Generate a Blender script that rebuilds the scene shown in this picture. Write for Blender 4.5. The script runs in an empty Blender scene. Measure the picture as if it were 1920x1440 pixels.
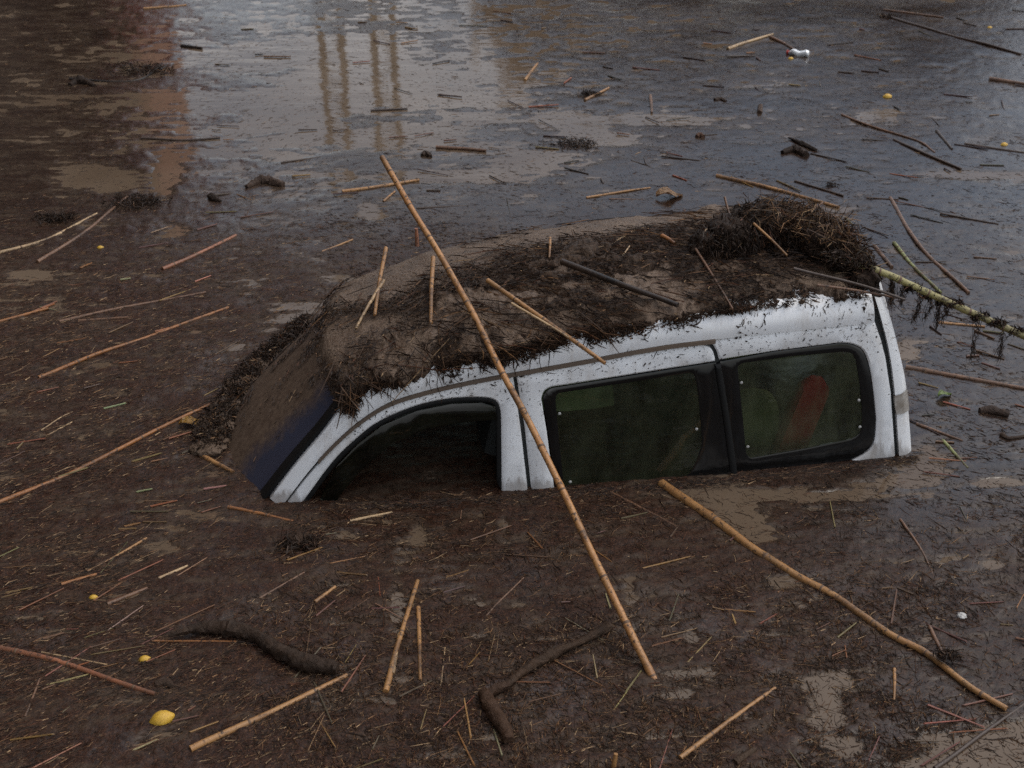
import bpy, bmesh, math, random
import numpy as np
from mathutils import Vector, Matrix
from mathutils.geometry import delaunay_2d_cdt
random.seed(7); rng = np.random.default_rng(7)
SC = bpy.context.scene; COL = SC.collection
PI = math.pi

# ------------------------------------------------------------------ camera, sky, sun, exposure
FPX, PITCH, CAMH = 2400.0, math.radians(31), 3.5
cam = bpy.data.cameras.new('camera'); camo = bpy.data.objects.new('camera', cam); COL.objects.link(camo)
cam.sensor_width = 36; cam.lens = 36*FPX/1920; cam.clip_end = 3000
camo.location = (0, 0, CAMH); camo.rotation_euler = (PI/2-PITCH, 0, 0)
cam.dof.use_dof = True; cam.dof.focus_distance = 6.0; cam.dof.aperture_fstop = 4.0
SC.camera = camo
SUN_EL, SUN_AZ = math.radians(58), math.radians(72)      # azimuth clockwise from +Y
w = bpy.data.worlds.new('World'); SC.world = w; w.use_nodes = True
wn, wl = w.node_tree.nodes, w.node_tree.links
bg = wn['Background']; bg.inputs[1].default_value = 0.1
sky = wn.new('ShaderNodeTexSky'); sky.sky_type = 'NISHITA'; sky.sun_disc = False
sky.sun_elevation = SUN_EL; sky.sun_rotation = SUN_AZ; sky.air_density = 1.3; sky.dust_density = 2.0
tcw = wn.new('ShaderNodeTexCoord'); nzw = wn.new('ShaderNodeTexNoise')
nzw.inputs['Scale'].default_value = 2.6; nzw.inputs['Detail'].default_value = 6; nzw.inputs['Roughness'].default_value = 0.6
mpw = wn.new('ShaderNodeMapping'); mpw.inputs['Scale'].default_value = (1, 1, 2.2); mpw.inputs['Location'].default_value = (3.1, .7, .2)
rpw = wn.new('ShaderNodeValToRGB'); rpw.color_ramp.elements[0].position = .36; rpw.color_ramp.elements[1].position = .6
rp2 = wn.new('ShaderNodeValToRGB')
rp2.color_ramp.elements[0].position = .4; rp2.color_ramp.elements[0].color = (5.4, 5.55, 5.95, 1)
rp2.color_ramp.elements[1].position = .75; rp2.color_ramp.elements[1].color = (9.0, 9.1, 9.3, 1)
mxw = wn.new('ShaderNodeMix'); mxw.data_type = 'RGBA'
wl.new(tcw.outputs['Generated'], mpw.inputs[0]); wl.new(mpw.outputs[0], nzw.inputs['Vector'])
wl.new(nzw.outputs['Fac'], rpw.inputs[0]); wl.new(nzw.outputs['Fac'], rp2.inputs[0])
wl.new(rpw.outputs[0], mxw.inputs[0]); wl.new(sky.outputs[0], mxw.inputs[6])
# thin cloud scatters the sun forwards: brighter towards it
dt_ = wn.new('ShaderNodeVectorMath'); dt_.operation = 'DOT_PRODUCT'; dt_.inputs[1].default_value = (math.sin(SUN_AZ)*math.cos(SUN_EL), math.cos(SUN_AZ)*math.cos(SUN_EL), math.sin(SUN_EL))
def wm(op, a, b):
    x = wn.new('ShaderNodeMath'); x.operation = op; wl.new(a, x.inputs[0]); x.inputs[1].default_value = b; return x.outputs[0]
wl.new(tcw.outputs['Generated'], dt_.inputs[0])
gl_ = wm('ADD', wm('MULTIPLY', wm('POWER', wm('MAXIMUM', dt_.outputs['Value'], 0.0), 3.0), 1.0), .95)
mlw = wn.new('ShaderNodeMix'); mlw.data_type = 'RGBA'; mlw.blend_type = 'MULTIPLY'; mlw.inputs[0].default_value = 1
cbw = wn.new('ShaderNodeCombineColor'); [wl.new(gl_, cbw.inputs[i]) for i in range(3)]
# and the cloud deck is paler low down, all round
sxw = wn.new('ShaderNodeSeparateXYZ'); wl.new(tcw.outputs['Generated'], sxw.inputs[0])
hz = wm('MULTIPLY', wm('POWER', wm('ADD', wm('MULTIPLY', wm('ABSOLUTE', sxw.outputs[2], 0.0), -1.0), 1.0), 3.0), .55)
ad = wn.new('ShaderNodeMath'); ad.operation = 'ADD'; wl.new(gl_, ad.inputs[0]); wl.new(hz, ad.inputs[1]); [wl.new(ad.outputs[0], cbw.inputs[i]) for i in range(3)]
wl.new(rp2.outputs[0], mlw.inputs[6]); wl.new(cbw.outputs[0], mlw.inputs[7]); wl.new(mlw.outputs[2], mxw.inputs[7])
wl.new(mxw.outputs[2], bg.inputs[0])
sl = bpy.data.lights.new('sun', 'SUN'); sl.energy = 0.7; sl.angle = math.radians(16); sl.color = (1, .93, .82)
so = bpy.data.objects.new('sun', sl); COL.objects.link(so)
sd = Vector((math.sin(SUN_AZ)*math.cos(SUN_EL), math.cos(SUN_AZ)*math.cos(SUN_EL), math.sin(SUN_EL)))
so.rotation_euler = sd.to_track_quat('Z', 'Y').to_euler(); so.location = (20, 20, 30)
vs = SC.view_settings; vs.view_transform = 'Standard'; vs.look = 'None'; vs.gamma = 1; vs.use_curve_mapping = False
vs.exposure = 0.5
SC.cycles.max_bounces = 8; SC.cycles.transparent_max_bounces = 8; SC.cycles.use_denoising = False

# ------------------------------------------------------------------ geometry of the place
_ct, _st = math.cos(PITCH), math.sin(PITCH)
CAM = np.array([0, 0, CAMH])
def ray(px, py):
    a = (np.asarray(px, float)-960)/FPX; b = -(np.asarray(py, float)-720)/FPX
    return np.stack([a, _ct+b*_st, -_st+b*_ct], -1)
def wat(px, py, z=0.0):
    d = ray(px, py); return CAM+d*((z-CAMH)/d[..., 2])[..., None]
def onplane(px, py, p, n):
    d = ray(px, py); return CAM+d*((np.dot(p-CAM, n))/(d@n))[..., None]
PA = wat(510., 945.); PB = wat(1700., 855.); LEN = float(np.linalg.norm(PB-PA))
U = (PB-PA)/LEN; M = np.array([-U[1], U[0], 0]); Z = np.array([0, 0, 1.0])
LEAN, BULGE, WID = .15, .05, 1.27
def side_w(u, z): return LEAN*z - BULGE*(1-((u-LEN/2)/(LEN/2))**2)
def on_side(px, py, off=0.0):
    """the point of the van's near side seen there; off > 0 is outwards"""
    px = np.asarray(px, float); py = np.asarray(py, float); d = ray(px, py)
    n = M-LEAN*Z; sh = np.zeros(px.shape)
    for _ in range(6):
        t = ((PA-CAM)@n + sh - off)/(d@n); p = CAM+d*t[..., None]; q = p-PA
        u = q@U; sh = side_w(u, q[..., 2])-LEAN*q[..., 2]
    return p
def loc(p): q = p-PA; return q@U, q@M, q[..., 2]
def pt(u, m, z):
    return PA+np.multiply.outer(np.asarray(u, float), U)+np.multiply.outer(np.asarray(m, float), M)+np.multiply.outer(np.asarray(z, float), Z)

# noise
_T = rng.random((256, 256))
def vn(x, y, s=0):
    x = np.asarray(x)+s*17.31; y = np.asarray(y)+s*9.77
    xi = np.floor(x).astype(int); yi = np.floor(y).astype(int); fx = x-xi; fy = y-yi
    fx = fx*fx*(3-2*fx); fy = fy*fy*(3-2*fy)
    a = _T[xi & 255, yi & 255]; b = _T[(xi+1) & 255, yi & 255]; c = _T[xi & 255, (yi+1) & 255]; d = _T[(xi+1) & 255, (yi+1) & 255]
    return (a*(1-fx)+b*fx)*(1-fy)+(c*(1-fx)+d*fx)*fy
def fbm(x, y, o=4, s=0):
    r = 0; a = .5; t = 0
    for i in range(o): r = r+a*vn(x*2**i, y*2**i, s+i*3); t += a; a *= .5
    return r/t
def sst(x): x = np.clip(x, 0, 1); return x*x*(3-2*x)
def catmull(pts, n):
    P = np.array(pts, float); k = len(P); t = np.linspace(0, k-1, n); i = np.minimum(t.astype(int), k-2); f = (t-i)[:, None]
    E = np.vstack([2*P[0]-P[1], P, 2*P[-1]-P[-2]])
    p0, p1, p2, p3 = E[i], E[i+1], E[i+2], E[i+3]
    return .5*(2*p1+(p2-p0)*f+(2*p0-5*p1+4*p2-p3)*f*f+(3*p1-p0-3*p2+p3)*f**3)

# ------------------------------------------------------------------ object helpers
def link(name, me, mat, parent=None):
    o = bpy.data.objects.new(name, me); COL.objects.link(o)
    if mat: me.materials.append(mat)
    if parent: o.parent = parent
    return o
def arr_mesh(name, V, F, smooth=False, col=None, attrs=None):
    V = np.ascontiguousarray(V, np.float32).reshape(-1, 3); F = np.ascontiguousarray(F, np.int32); k = F.shape[1]
    me = bpy.data.meshes.new(name); me.vertices.add(len(V)); me.vertices.foreach_set('co', V.ravel())
    me.loops.add(F.size); me.loops.foreach_set('vertex_index', F.ravel())
    me.polygons.add(len(F)); me.polygons.foreach_set('loop_start', np.arange(len(F), dtype=np.int32)*k)
    me.polygons.foreach_set('use_smooth', np.full(len(F), smooth))
    me.update(calc_edges=True)
    if col is not None:
        c = np.ones((len(V), 4), np.float32); c[:, :3] = col
        a = me.color_attributes.new('tint', 'FLOAT_COLOR', 'POINT'); a.data.foreach_set('color', c.ravel())
    for n, v in (attrs or {}).items():
        a = me.attributes.new(n, 'FLOAT', 'POINT'); a.data.foreach_set('value', np.ascontiguousarray(v, np.float32).ravel())
    return me
def grid_faces(n, m, wrap=False):
    i = np.arange(n-1)[:, None]; j = np.arange(m if wrap else m-1)[None]; j2 = (j+1) % m
    return np.stack([i*m+j, (i+1)*m+j, (i+1)*m+j2, i*m+j2], -1).reshape(-1, 4)
def tag(o, label=None, cat=None, group=None, kind=None):
    for k, v in (('label', label), ('category', cat), ('group', group), ('kind', kind)):
        if v: o[k] = v
    return o
def empty(name, locn):
    o = bpy.data.objects.new(name, None); COL.objects.link(o); o.location = locn; o.empty_display_size = .1; return o
def child(o, parent):
    o.parent = parent; o.matrix_parent_inverse = Matrix.Translation(-Vector(parent.location)); return o

# ------------------------------------------------------------------ materials
def mat(name, base=(.5, .5, .5), rough=.5, spec=.5, **kw):
    m = bpy.data.materials.new(name); m.use_nodes = True; b = m.node_tree.nodes['Principled BSDF']
    b.inputs['Base Color'].default_value = (*base, 1); b.inputs['Roughness'].default_value = rough; b.inputs['Specular IOR Level'].default_value = spec
    for k, v in kw.items(): b.inputs[k.replace('_', ' ')].default_value = v
    return m
class NT:
    def __init__(s, m): s.n = m.node_tree.nodes; s.l = m.node_tree.links; s.b = s.n.get('Principled BSDF'); s.out = s.n['Material Output']; s.tc = None
    def new(s, t, **kw):
        x = s.n.new('ShaderNode'+t)
        for k, v in kw.items(): setattr(x, k, v)
        return x
    def coord(s, scale=(1, 1, 1), kind='Object'):
        if not s.tc: s.tc = s.new('TexCoord')
        mp = s.new('Mapping'); mp.inputs['Scale'].default_value = scale; s.l.new(s.tc.outputs[kind], mp.inputs[0]); return mp.outputs[0]
    def noise(s, sc, detail=4, rough=.55, vec=None, dist=0):
        x = s.new('TexNoise'); x.inputs['Scale'].default_value = sc; x.inputs['Detail'].default_value = detail; x.inputs['Roughness'].default_value = rough; x.inputs['Distortion'].default_value = dist
        s.l.new(vec if vec is not None else s.coord(), x.inputs['Vector']); return x.outputs['Fac']
    def ramp(s, f, *st):
        r = s.new('ValToRGB'); e = r.color_ramp.elements
        while len(e) < len(st): e.new(.5)
        for q, (p, c) in zip(e, st): q.position = p; q.color = (*c, 1) if not np.isscalar(c) else (c, c, c, 1)
        s.l.new(f, r.inputs[0]); return r.outputs[0]
    def mix(s, f, a, b, mode='MIX'):
        x = s.new('Mix', data_type='RGBA', blend_type=mode)
        for i, v in ((0, f), (6, a), (7, b)):
            if hasattr(v, 'is_linked'): s.l.new(v, x.inputs[i])
            elif np.isscalar(v): x.inputs[i].default_value = v if i == 0 else (v, v, v, 1)
            else: x.inputs[i].default_value = (*v, 1)
        return x.outputs[2]
    def math(s, op, a, b=None):
        x = s.new('Math', operation=op)
        for i, v in ((0, a), (1, b)):
            if v is None: continue
            if hasattr(v, 'is_linked'): s.l.new(v, x.inputs[i])
            else: x.inputs[i].default_value = v
        return x.outputs[0]
    def bump(s, h, strength=.3, dist=.01):
        x = s.new('Bump'); x.inputs['Strength'].default_value = strength; x.inputs['Distance'].default_value = dist
        s.l.new(h, x.inputs['Height']); s.l.new(x.outputs[0], s.b.inputs['Normal'])
    def set(s, k, v): s.l.new(v, s.b.inputs[k])
    def attr(s, n, out='Fac'): x = s.new('Attribute', attribute_name=n); return x.outputs[out]
    def objcol(s): return s.new('ObjectInfo').outputs['Color']

m_water = mat('muddy_water', (.2, .15, .11), .06, .5, IOR=1.33); t = NT(m_water)
t.set('Base Color', t.ramp(t.noise(.9, 5), (.3, (.085, .058, .038)), (.7, (.135, .098, .068))))
t.bump(t.math('ADD', t.noise(2.2, 2, .5, t.coord((1, 2.2, 1))), t.math('MULTIPLY', t.noise(14, 2, .5, t.coord((1, 2, 1))), .12)), .12, .03)

m_mat = mat('wet_plant_debris', (.05, .035, .026), .4, .5); t = NT(m_mat); film = t.attr('film')
fine = t.noise(120, 3, .7); mid = t.noise(26, 4, .65); big = t.noise(2.2, 4, .6)
c1 = t.ramp(fine, (.3, (.007, .0030, .0017)), (.5, (.026, .0115, .0063)), (.72, (.074, .035, .019)))
c2 = t.ramp(mid, (.3, (.55, .5, .48)), (.7, (1.4, 1.3, 1.25))); thin = t.attr('thin')
c3 = t.mix(1, c1, c2, 'MULTIPLY')
cf = t.mix(t.ramp(big, (.35, 0), (.7, 1)), (.006, .0042, .0032), (.020, .0142, .011))
t.set('Base Color', t.mix(t.math('MULTIPLY', thin, t.ramp(mid, (.35, .3), (.6, .9))), t.mix(t.math('MULTIPLY', film, .75), c3, cf), (.060, .041, .027)))
t.set('Specular IOR Level', t.mix(film, t.mix(t.ramp(big, (.5, 0), (.68, 1)), .2, .42), .55))
t.set('Roughness', t.mix(film, t.mix(t.ramp(big, (.5, 0), (.68, 1)), t.ramp(mid, (.3, .42), (.7, .62)), t.ramp(mid, (.3, .2), (.7, .42))), t.ramp(mid, (.3, .05), (.7, .2))))
t.bump(t.math('MULTIPLY', t.math('ADD', t.math('MULTIPLY', fine, .5), mid), t.math('SUBTRACT', 1.0, t.math('MULTIPLY', film, .8))), .38, .009)

m_frag = mat('plant_fragments', (.05, .03, .02), .55, .22); t = NT(m_frag)
t.set('Base Color', t.mix(t.ramp(t.noise(60, 2), (.3, .25), (.7, .95)), (.02, .013, .009), t.attr('tint', 'Color')))

m_mud = mat('wet_silt', (.12, .085, .06), .45, .4); t = NT(m_mud); lit = t.attr('litter')
f = t.noise(7, 6, .65); g = t.noise(70, 3, .6)
k = t.math('MULTIPLY', lit, t.ramp(f, (.35, 1), (.65, .72)))
t.set('Base Color', t.mix(k, t.mix(.5, t.ramp(f, (.3, (.075, .046, .028)), (.52, (.15, .10, .067)), (.7, (.24, .175, .125))), t.ramp(g, (.35, (.042, .026, .017)), (.65, (.14, .096, .066)))), t.ramp(g, (.35, (.008, .0045, .003)), (.68, (.045, .025, .014)))))
t.set('Roughness', t.ramp(f, (.3, .38), (.7, .62))); t.set('Specular IOR Level', t.mix(lit, .25, .1)); t.bump(t.math('ADD', f, t.math('MULTIPLY', g, .5)), .8, .025)

def cane_mat(name, rough=.42):
    m = mat(name, (.3, .17, .07), rough, .5); t = NT(m); oc = t.objcol()
    a = t.noise(9, 5, .7); b = t.noise(55, 4, .75, None, .4); fib = t.noise(130, 2, .5, t.coord((1, 1, .08), 'UV'))
    col = t.mix(t.ramp(a, (.3, 0), (.72, .55)), oc, t.mix(1, oc, (.55, .38, .28), 'MULTIPLY'))
    col = t.mix(t.ramp(b, (.54, 0), (.62, .92)), col, (.025, .015, .01)); col = t.mix(t.ramp(t.noise(3.5, 4, .6), (.46, 0), (.68, .8)), col, (.05, .028, .016))
    t.set('Base Color', col); t.bump(t.math('ADD', b, fib), .25, .004); t.set('Roughness', t.ramp(b, (.4, .36), (.7, .6)))
    return m
m_cane = cane_mat('reed_cane')
m_node = mat('cane_node', (.11, .062, .034), .6)
m_bark = mat('wet_bark', (.05, .03, .02), .6, .2); t = NT(m_bark)
f = t.noise(22, 5, .7, t.coord((1, 1, 1)), 1.2); t.set('Base Color', t.mix(.6, t.ramp(f, (.3, (.008, .0045, .003)), (.7, (.075, .040, .022))), t.objcol(), 'MIX')); t.bump(f, .9, .02)

m_paint = mat('white_paint', (.72, .73, .74), .32, .5, Coat_Weight=.4, Coat_Roughness=.12); t = NT(m_paint)
a = t.noise(5, 5, .6); b = t.noise(90, 4, .7); c = t.noise(14, 4, .65, t.coord((1, 1, .22)))
col = t.mix(t.ramp(a, (.35, .0), (.75, .35)), (.78, .79, .80), (.56, .53, .49))
col = t.mix(t.ramp(c, (.52, 0), (.78, .45)), col, (.36, .29, .22))
col = t.mix(t.math('MULTIPLY', t.ramp(b, (.58, 0), (.65, .75)), t.ramp(t.noise(3.3, 4, .6), (.42, .05), (.66, 1))), col, (.16, .12, .09))
sx = t.new('SeparateXYZ'); t.l.new(t.coord(), sx.inputs[0]); tide = t.math('SUBTRACT', t.math('ADD', .075, t.math('MULTIPLY', t.math('SUBTRACT', c, .5), .3)), sx.outputs[2])
col = t.mix(t.ramp(tide, (.0, 0), (.05, .55)), col, (.12, .085, .058))
t.set('Base Color', col); t.set('Roughness', t.ramp(c, (.4, .28), (.75, .5)))
m_black = mat('black_trim', (.008, .008, .008), .55, .2)
m_frit = mat('black_glass_border', (.006, .006, .006), .12, .5)
m_dirtline = mat('dirt_filled_gutter', (.10, .07, .048), .7)
m_dark = mat('dark_interior', (.02, .022, .02), .7)
m_liner = mat('interior_trim', (.06, .065, .055), .8); t = NT(m_liner)
t.set('Base Color', t.ramp(t.noise(5, 4), (.3, (.10, .12, .07)), (.7, (.34, .38, .22))))
m_red = mat('red_cloth', (.30, .006, .010), .7)
m_green = mat('yellow_green_cloth', (.095, .105, .055), .8)
m_white = mat('white_plastic', (.42, .41, .39), .5)
m_lamp = mat('grey_lamp_plastic', (.33, .31, .28), .3); t = NT(m_lamp)
t.set('Base Color', t.ramp(t.noise(20, 4), (.35, (.2, .17, .14)), (.65, (.38, .36, .33))))
def glass(name, tint, film=1.0):
    m = bpy.data.materials.new(name); m.use_nodes = True; t = NT(m); t.n.remove(t.b)
    tr = t.new('BsdfTransparent'); tr.inputs[0].default_value = (*tint, 1); gl = t.new('BsdfGlossy'); gl.inputs['Roughness'].default_value = .04
    fr = t.new('Fresnel'); fr.inputs['IOR'].default_value = 1.5; mx = t.new('MixShader')
    t.l.new(fr.outputs[0], mx.inputs[0]); t.l.new(tr.outputs[0], mx.inputs[1]); t.l.new(gl.outputs[0], mx.inputs[2])
    df = t.new('BsdfDiffuse'); df.inputs[0].default_value = (.095, .105, .06, 1); m2 = t.new('MixShader')
    t.l.new(t.ramp(t.noise(9, 5, .7, t.coord((1, 1, .4))), (.35, .05*film), (.72, .26*film)), m2.inputs[0]); t.l.new(mx.outputs[0], m2.inputs[1]); t.l.new(df.outputs[0], m2.inputs[2])
    t.l.new(m2.outputs[0], t.out.inputs[0]); return m
m_glass = glass('tinted_glass', (.60, .68, .55)); m_glass_pale = glass('silted_glass', (.66, .74, .58), 1.7); m_smoke = glass('smoked_plastic', (.10, .10, .10), .3); m_clear = glass('clear_plastic', (.85, .88, .9))
# windscreen: glass with the sky reflection put into its blue colour, and a silt film that leaves a strip by the pillar (attribute 'silt')
m_ws = mat('muddy_windscreen', (.02, .02, .03), .06, .5); t = NT(m_ws)
s_ = t.attr('silt'); f = t.noise(6, 6, .7, t.coord((1, 1, 1))); st_ = t.noise(30, 4, .6)
k = t.ramp(t.math('ADD', s_, t.math('MULTIPLY', t.math('SUBTRACT', t.math('ADD', t.math('MULTIPLY', f, .6), t.math('MULTIPLY', st_, .4)), .5), .9)), (.22, 0), (.62, 1))
t.set('Base Color', t.mix(k, (.036, .039, .062), t.ramp(st_, (.3, (.065, .040, .026)), (.7, (.13, .088, .060))))); t.set('Roughness', t.mix(k, .06, .5)); t.bump(t.math('MULTIPLY', k, st_), .3, .005)
m_lemon = mat('lemon_peel', (.75, .46, .04), .4, .5); t = NT(m_lemon)
t.set('Base Color', t.mix(t.ramp(t.noise(25, 4, .7), (.52, 0), (.64, .9)), t.ramp(t.noise(8, 2), (.3, (.5, .26, .02)), (.7, (.70, .46, .06))), (.10, .05, .015))); t.bump(t.noise(160, 2), .3, .003)

# ------------------------------------------------------------------ the setting: flood water
xs = np.concatenate([np.linspace(-600, -14, 12), np.linspace(-12, 12, 25), np.linspace(14, 600, 12)])
ys = np.concatenate([np.linspace(-60, -2, 6), np.linspace(0, 26, 27), np.linspace(30, 900, 14)])
G = np.stack(np.meshgrid(xs, ys, indexing='ij') + [np.zeros((len(xs), len(ys)))], -1)
tag(link('flood_water', arr_mesh('flood_water', G, grid_faces(len(xs), len(ys)), True), m_water), kind='structure')

# where the floating mat is open (photograph's own patches, as places on the water)
SPOTS = [(785,1000,14,30),(745,1150,12,70),(722,1310,22,18),(345,962,45,11),(300,1022,45,13),(1182,1115,12,42),(1300,1195,9,22),(1272,1303,32,12),
 (1565,1275,42,12),(1545,1340,30,42),(1590,1400,30,26),(1850,1415,110,48),(1790,1450,130,30),(1330,925,75,20),(1385,965,38,48),(1420,1000,30,22),(1475,1092,40,14),(1500,930,150,9),
 (60,520,34,12),(105,573,15,16),(330,432,26,11),(200,338,70,16),(310,325,22,32),(160,320,40,10),(60,512,60,8),(640,522,40,10),(570,575,50,14),(540,600,40,8),(700,405,24,9),(440,650,20,10),(690,388,20,7),
 (1560,395,40,12),(1850,330,110,9),(1650,215,40,10),(1700,655,26,22),(1740,870,45,30),(1700,900,60,12),(1870,905,40,9),(1740,1195,8,6),(945,985,10,22),(1460,615,10,10),(1130,260,70,12),(1250,225,90,9),
 (760,1050,18,14),(650,1000,20,8),(1680,470,14,6),(1860,1060,20,8),(1010,300,70,16),(1080,230,60,14),(880,330,90,12)]
def base_mask(px, py):
    """>0: covered by the floating mat, and how much of a thin wet film it is"""
    P = wat(px, np.minimum(py, 1900)); x, y = P[..., 0], P[..., 1]
    xr = x*math.cos(.1)+y*math.sin(.1); yr = -x*math.sin(.1)+y*math.cos(.1)
    big = fbm(xr*.9, yr*1.9, 5, 1); sm = fbm(xr*5, yr*9, 4, 5)
    sf = fbm(xr*7, yr*30, 4, 33); d = .45+.35*(big-.5)+.6*(sm-.5)+1.0*(sf-.5)
    def ell(cx, cy, rx, ry): return np.exp(-(((px-cx)/rx)**2+((py-cy)/ry)**2))
    d = d-1.0*ell(640, 200, 330, 150)*sst((big-.3)/.35)-.24*ell(120, 190, 330, 170)*sst((big-.36)/.3)-.25*ell(900, 60, 500, 120)
    for cx, cy, rx, ry in SPOTS: d = d-(.9 if cx > 1350 or cy < 420 else .5)*ell(cx, cy, rx*1.05, ry*1.05)*(.5+.9*sm)
    film = np.clip(sst((px-1380+.25*(py-600))/380)*sst((1130-py)/260)+sst((560-py)/240), 0, 1)
    film = film*(.75+.5*(big-.5))
    film = np.maximum(film, .25*sst((py-900)/300)*sst((px-1400)/400))
    return d, np.clip(film, 0, 1), x, y, sm
pxs = np.arange(-560, 2481, 4.0); pys = np.concatenate([np.arange(-150, 1500, 3.2), np.arange(1500, 2000, 12.)])
GX, GY = np.meshgrid(pxs, pys, indexing='ij')
d, film, x, y, sm = base_mask(GX, GY)
thick = np.clip(1-film, 0, 1)
lump = fbm(x*14, y*18, 3, 9); fn = vn(x*75, y*75, 3); md = fbm(x*2.5, y*4, 3, 21)
h = np.clip((d-.12)*.02, -.02, .005) + np.where(d > .1, 1, 0)*(thick*(.011*(lump-.45)+.004*(fn-.5)+.012*np.clip(md-.5, 0, 1))+(1-thick)*.004*(lump-.55))
P = np.stack([x, y, h], -1)
tag(link('floating_debris_mat', arr_mesh('floating_debris_mat', P, grid_faces(len(pxs), len(pys))[:, ::-1], True, attrs={'film': film.ravel(), 'thin': (1-sst((d-.1)/.5)).ravel()}), m_mat), 'wet brown mat of shredded plant matter covering the flood water', 'debris', kind='stuff')

# ------------------------------------------------------------------ thin fragments in one mesh
def prisms(C, D, N, L, Wd, H, colr, bend=0):
    """ridge-shaped slivers with three stations; D along, N away from the surface they lie on"""
    C, D, N = (np.asarray(v, float) for v in (C, D, N)); S = np.cross(D, N); S /= np.linalg.norm(S, axis=1)[:, None]+1e-9
    L, Wd, H = (np.broadcast_to(v, len(C))[:, None] for v in (L, Wd, H)); b = np.broadcast_to(bend, len(C))[:, None]
    out = []
    for tt, ww in ((-.5, .55), (0, 1), (.5, .4)):
        c = C+D*L*tt+S*b*L*(1-4*tt*tt)
        out += [c-S*Wd*ww*.5, c+N*H*ww, c+S*Wd*ww*.5]
    V = np.stack(out, 1); n = len(C); o = (np.arange(n)*9)[:, None, None]
    f = np.array([[0, 3, 4, 1], [1, 4, 5, 2], [3, 6, 7, 4], [4, 7, 8, 5]])[None]
    return V.reshape(-1, 3), (o+f).reshape(-1, 4), np.repeat(np.asarray(colr), 9, 0)
def slivers(C, D, N, L, Wd, H, colr):
    S = np.cross(D, N); S /= np.linalg.norm(S, axis=1)[:, None]+1e-9; L, Wd, H = (v[:, None] for v in (L, Wd, H)); out = []
    for tt, ww in ((-.5, 1), (.5, .6)):
        c = C+D*L*tt; out += [c-S*Wd*ww*.5, c+N*H*ww, c+S*Wd*ww*.5]
    n = len(C); f = np.array([[0, 3, 4, 1], [1, 4, 5, 2]])[None]
    return np.stack(out, 1).reshape(-1, 3), ((np.arange(n)*6)[:, None, None]+f).reshape(-1, 4), np.repeat(np.asarray(colr), 6, 0)
PAL = np.array([(.020, .0115, .0075), (.045, .025, .0155), (.078, .044, .026), (.14, .071, .034), (.26, .138, .065), (.46, .30, .165), (.11, .044, .023)])
def tint(n, pr): return PAL[rng.choice(len(PAL), n, p=np.array(pr)/sum(pr))]*rng.uniform(.7, 1.3, (n, 1))
def van_foot(px, py):      # inside the van's outline in the picture of the water
    return (px > 520) & (px < 1690) & (py > 560) & (py < 905)
NF = 330000
fx = rng.uniform(-350, 2270, NF); fy = rng.uniform(-80, 1560, NF)
d, film, x, y, sm = base_mask(fx, fy)
keep = rng.random(NF) < np.where(d > .05, np.where(film > .5, .42, 1.0)*(.3+.85*sst((fbm(x*1.7, y*2.8, 4, 210)-.32)/.3)), .22)
q_ = np.stack([x, y, 0*x], -1)-PA; keep &= ~((q_@U > .02) & (q_@U < LEN-.03) & (q_@M > .0) & (q_@M < 1.25))
fx, fy, d, film, x, y = (v[keep] for v in (fx, fy, d, film, x, y)); n = len(fx)
# flow: along the current at left and far, tumbled in front of the van
flow = np.where(fx < 600, .55, -.25)+.5*(fbm(x*.6, y*.6, 2, 40)-.5)
spread = np.clip(.35+.9*sst((fy-850)/250)*sst((fx-350)/300)+.25*sst((fx-900)/200), 0, 1.6)
ang = flow+rng.normal(0, 1, n)*spread
D = np.stack([np.cos(ang), np.sin(ang), rng.normal(0, .06, n)], 1); D /= np.linalg.norm(D, axis=1)[:, None]
Lg = np.clip(rng.lognormal(-4.05, .78, n), .005, .17); Wg = rng.uniform(.0013, .0036, n)*(1+.8*(rng.random(n) < .04))
near = sst((fy-500)/500)[:, None]
cA = tint(n, (16, 24, 26, 19, 11, 6.5, 13)); cB = tint(n, (62, 28, 9, 3, 1.0, .5, 2))
cc = np.where(rng.random((n, 1)) < (1-film[:, None])*.8+.1, cA, cB)
C = np.stack([x, y, np.where(d > .1, .004+.006*rng.random(n)*(1-film), .0005)], 1)
lg = Lg > .045; UP = np.tile([0, 0, 1.], (n, 1))
V, F, cl = slivers(C[~lg], D[~lg], UP[~lg], Lg[~lg], Wg[~lg], Wg[~lg]*.7, cc[~lg])
V2, F2, c2 = prisms(C[lg], D[lg], UP[lg], Lg[lg], Wg[lg], Wg[lg]*.7, cc[lg], rng.normal(0, .06, lg.sum()))
wn_ = 2600; wx = rng.uniform(500, 1720, wn_); wy = np.interp(wx, [500, 945, 1380, 1720], [948, 929, 893, 853])+np.abs(rng.normal(0, 7, wn_))+1; Cw = wat(wx, wy, .006); aw = rng.normal(.12, .5, wn_)
V3, F3, c3 = slivers(Cw, np.stack([np.cos(aw), np.sin(aw), 0*aw], 1), np.tile([0, 0, 1.], (wn_, 1)), rng.uniform(.008, .05, wn_), rng.uniform(.002, .005, wn_), np.full(wn_, .003), tint(wn_, (30, 30, 20, 8, 4, 2, 6)))
F = np.vstack([F, F2+len(V), F3+len(V)+len(V2)]); V = np.vstack([V, V2, V3]); cl = np.vstack([cl, c2, c3])
tag(link('plant_fragments', arr_mesh('plant_fragments', V, F, False, cl), m_frag), 'shredded reed fibres and straw bits floating on the debris mat', 'debris', kind='stuff')

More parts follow.
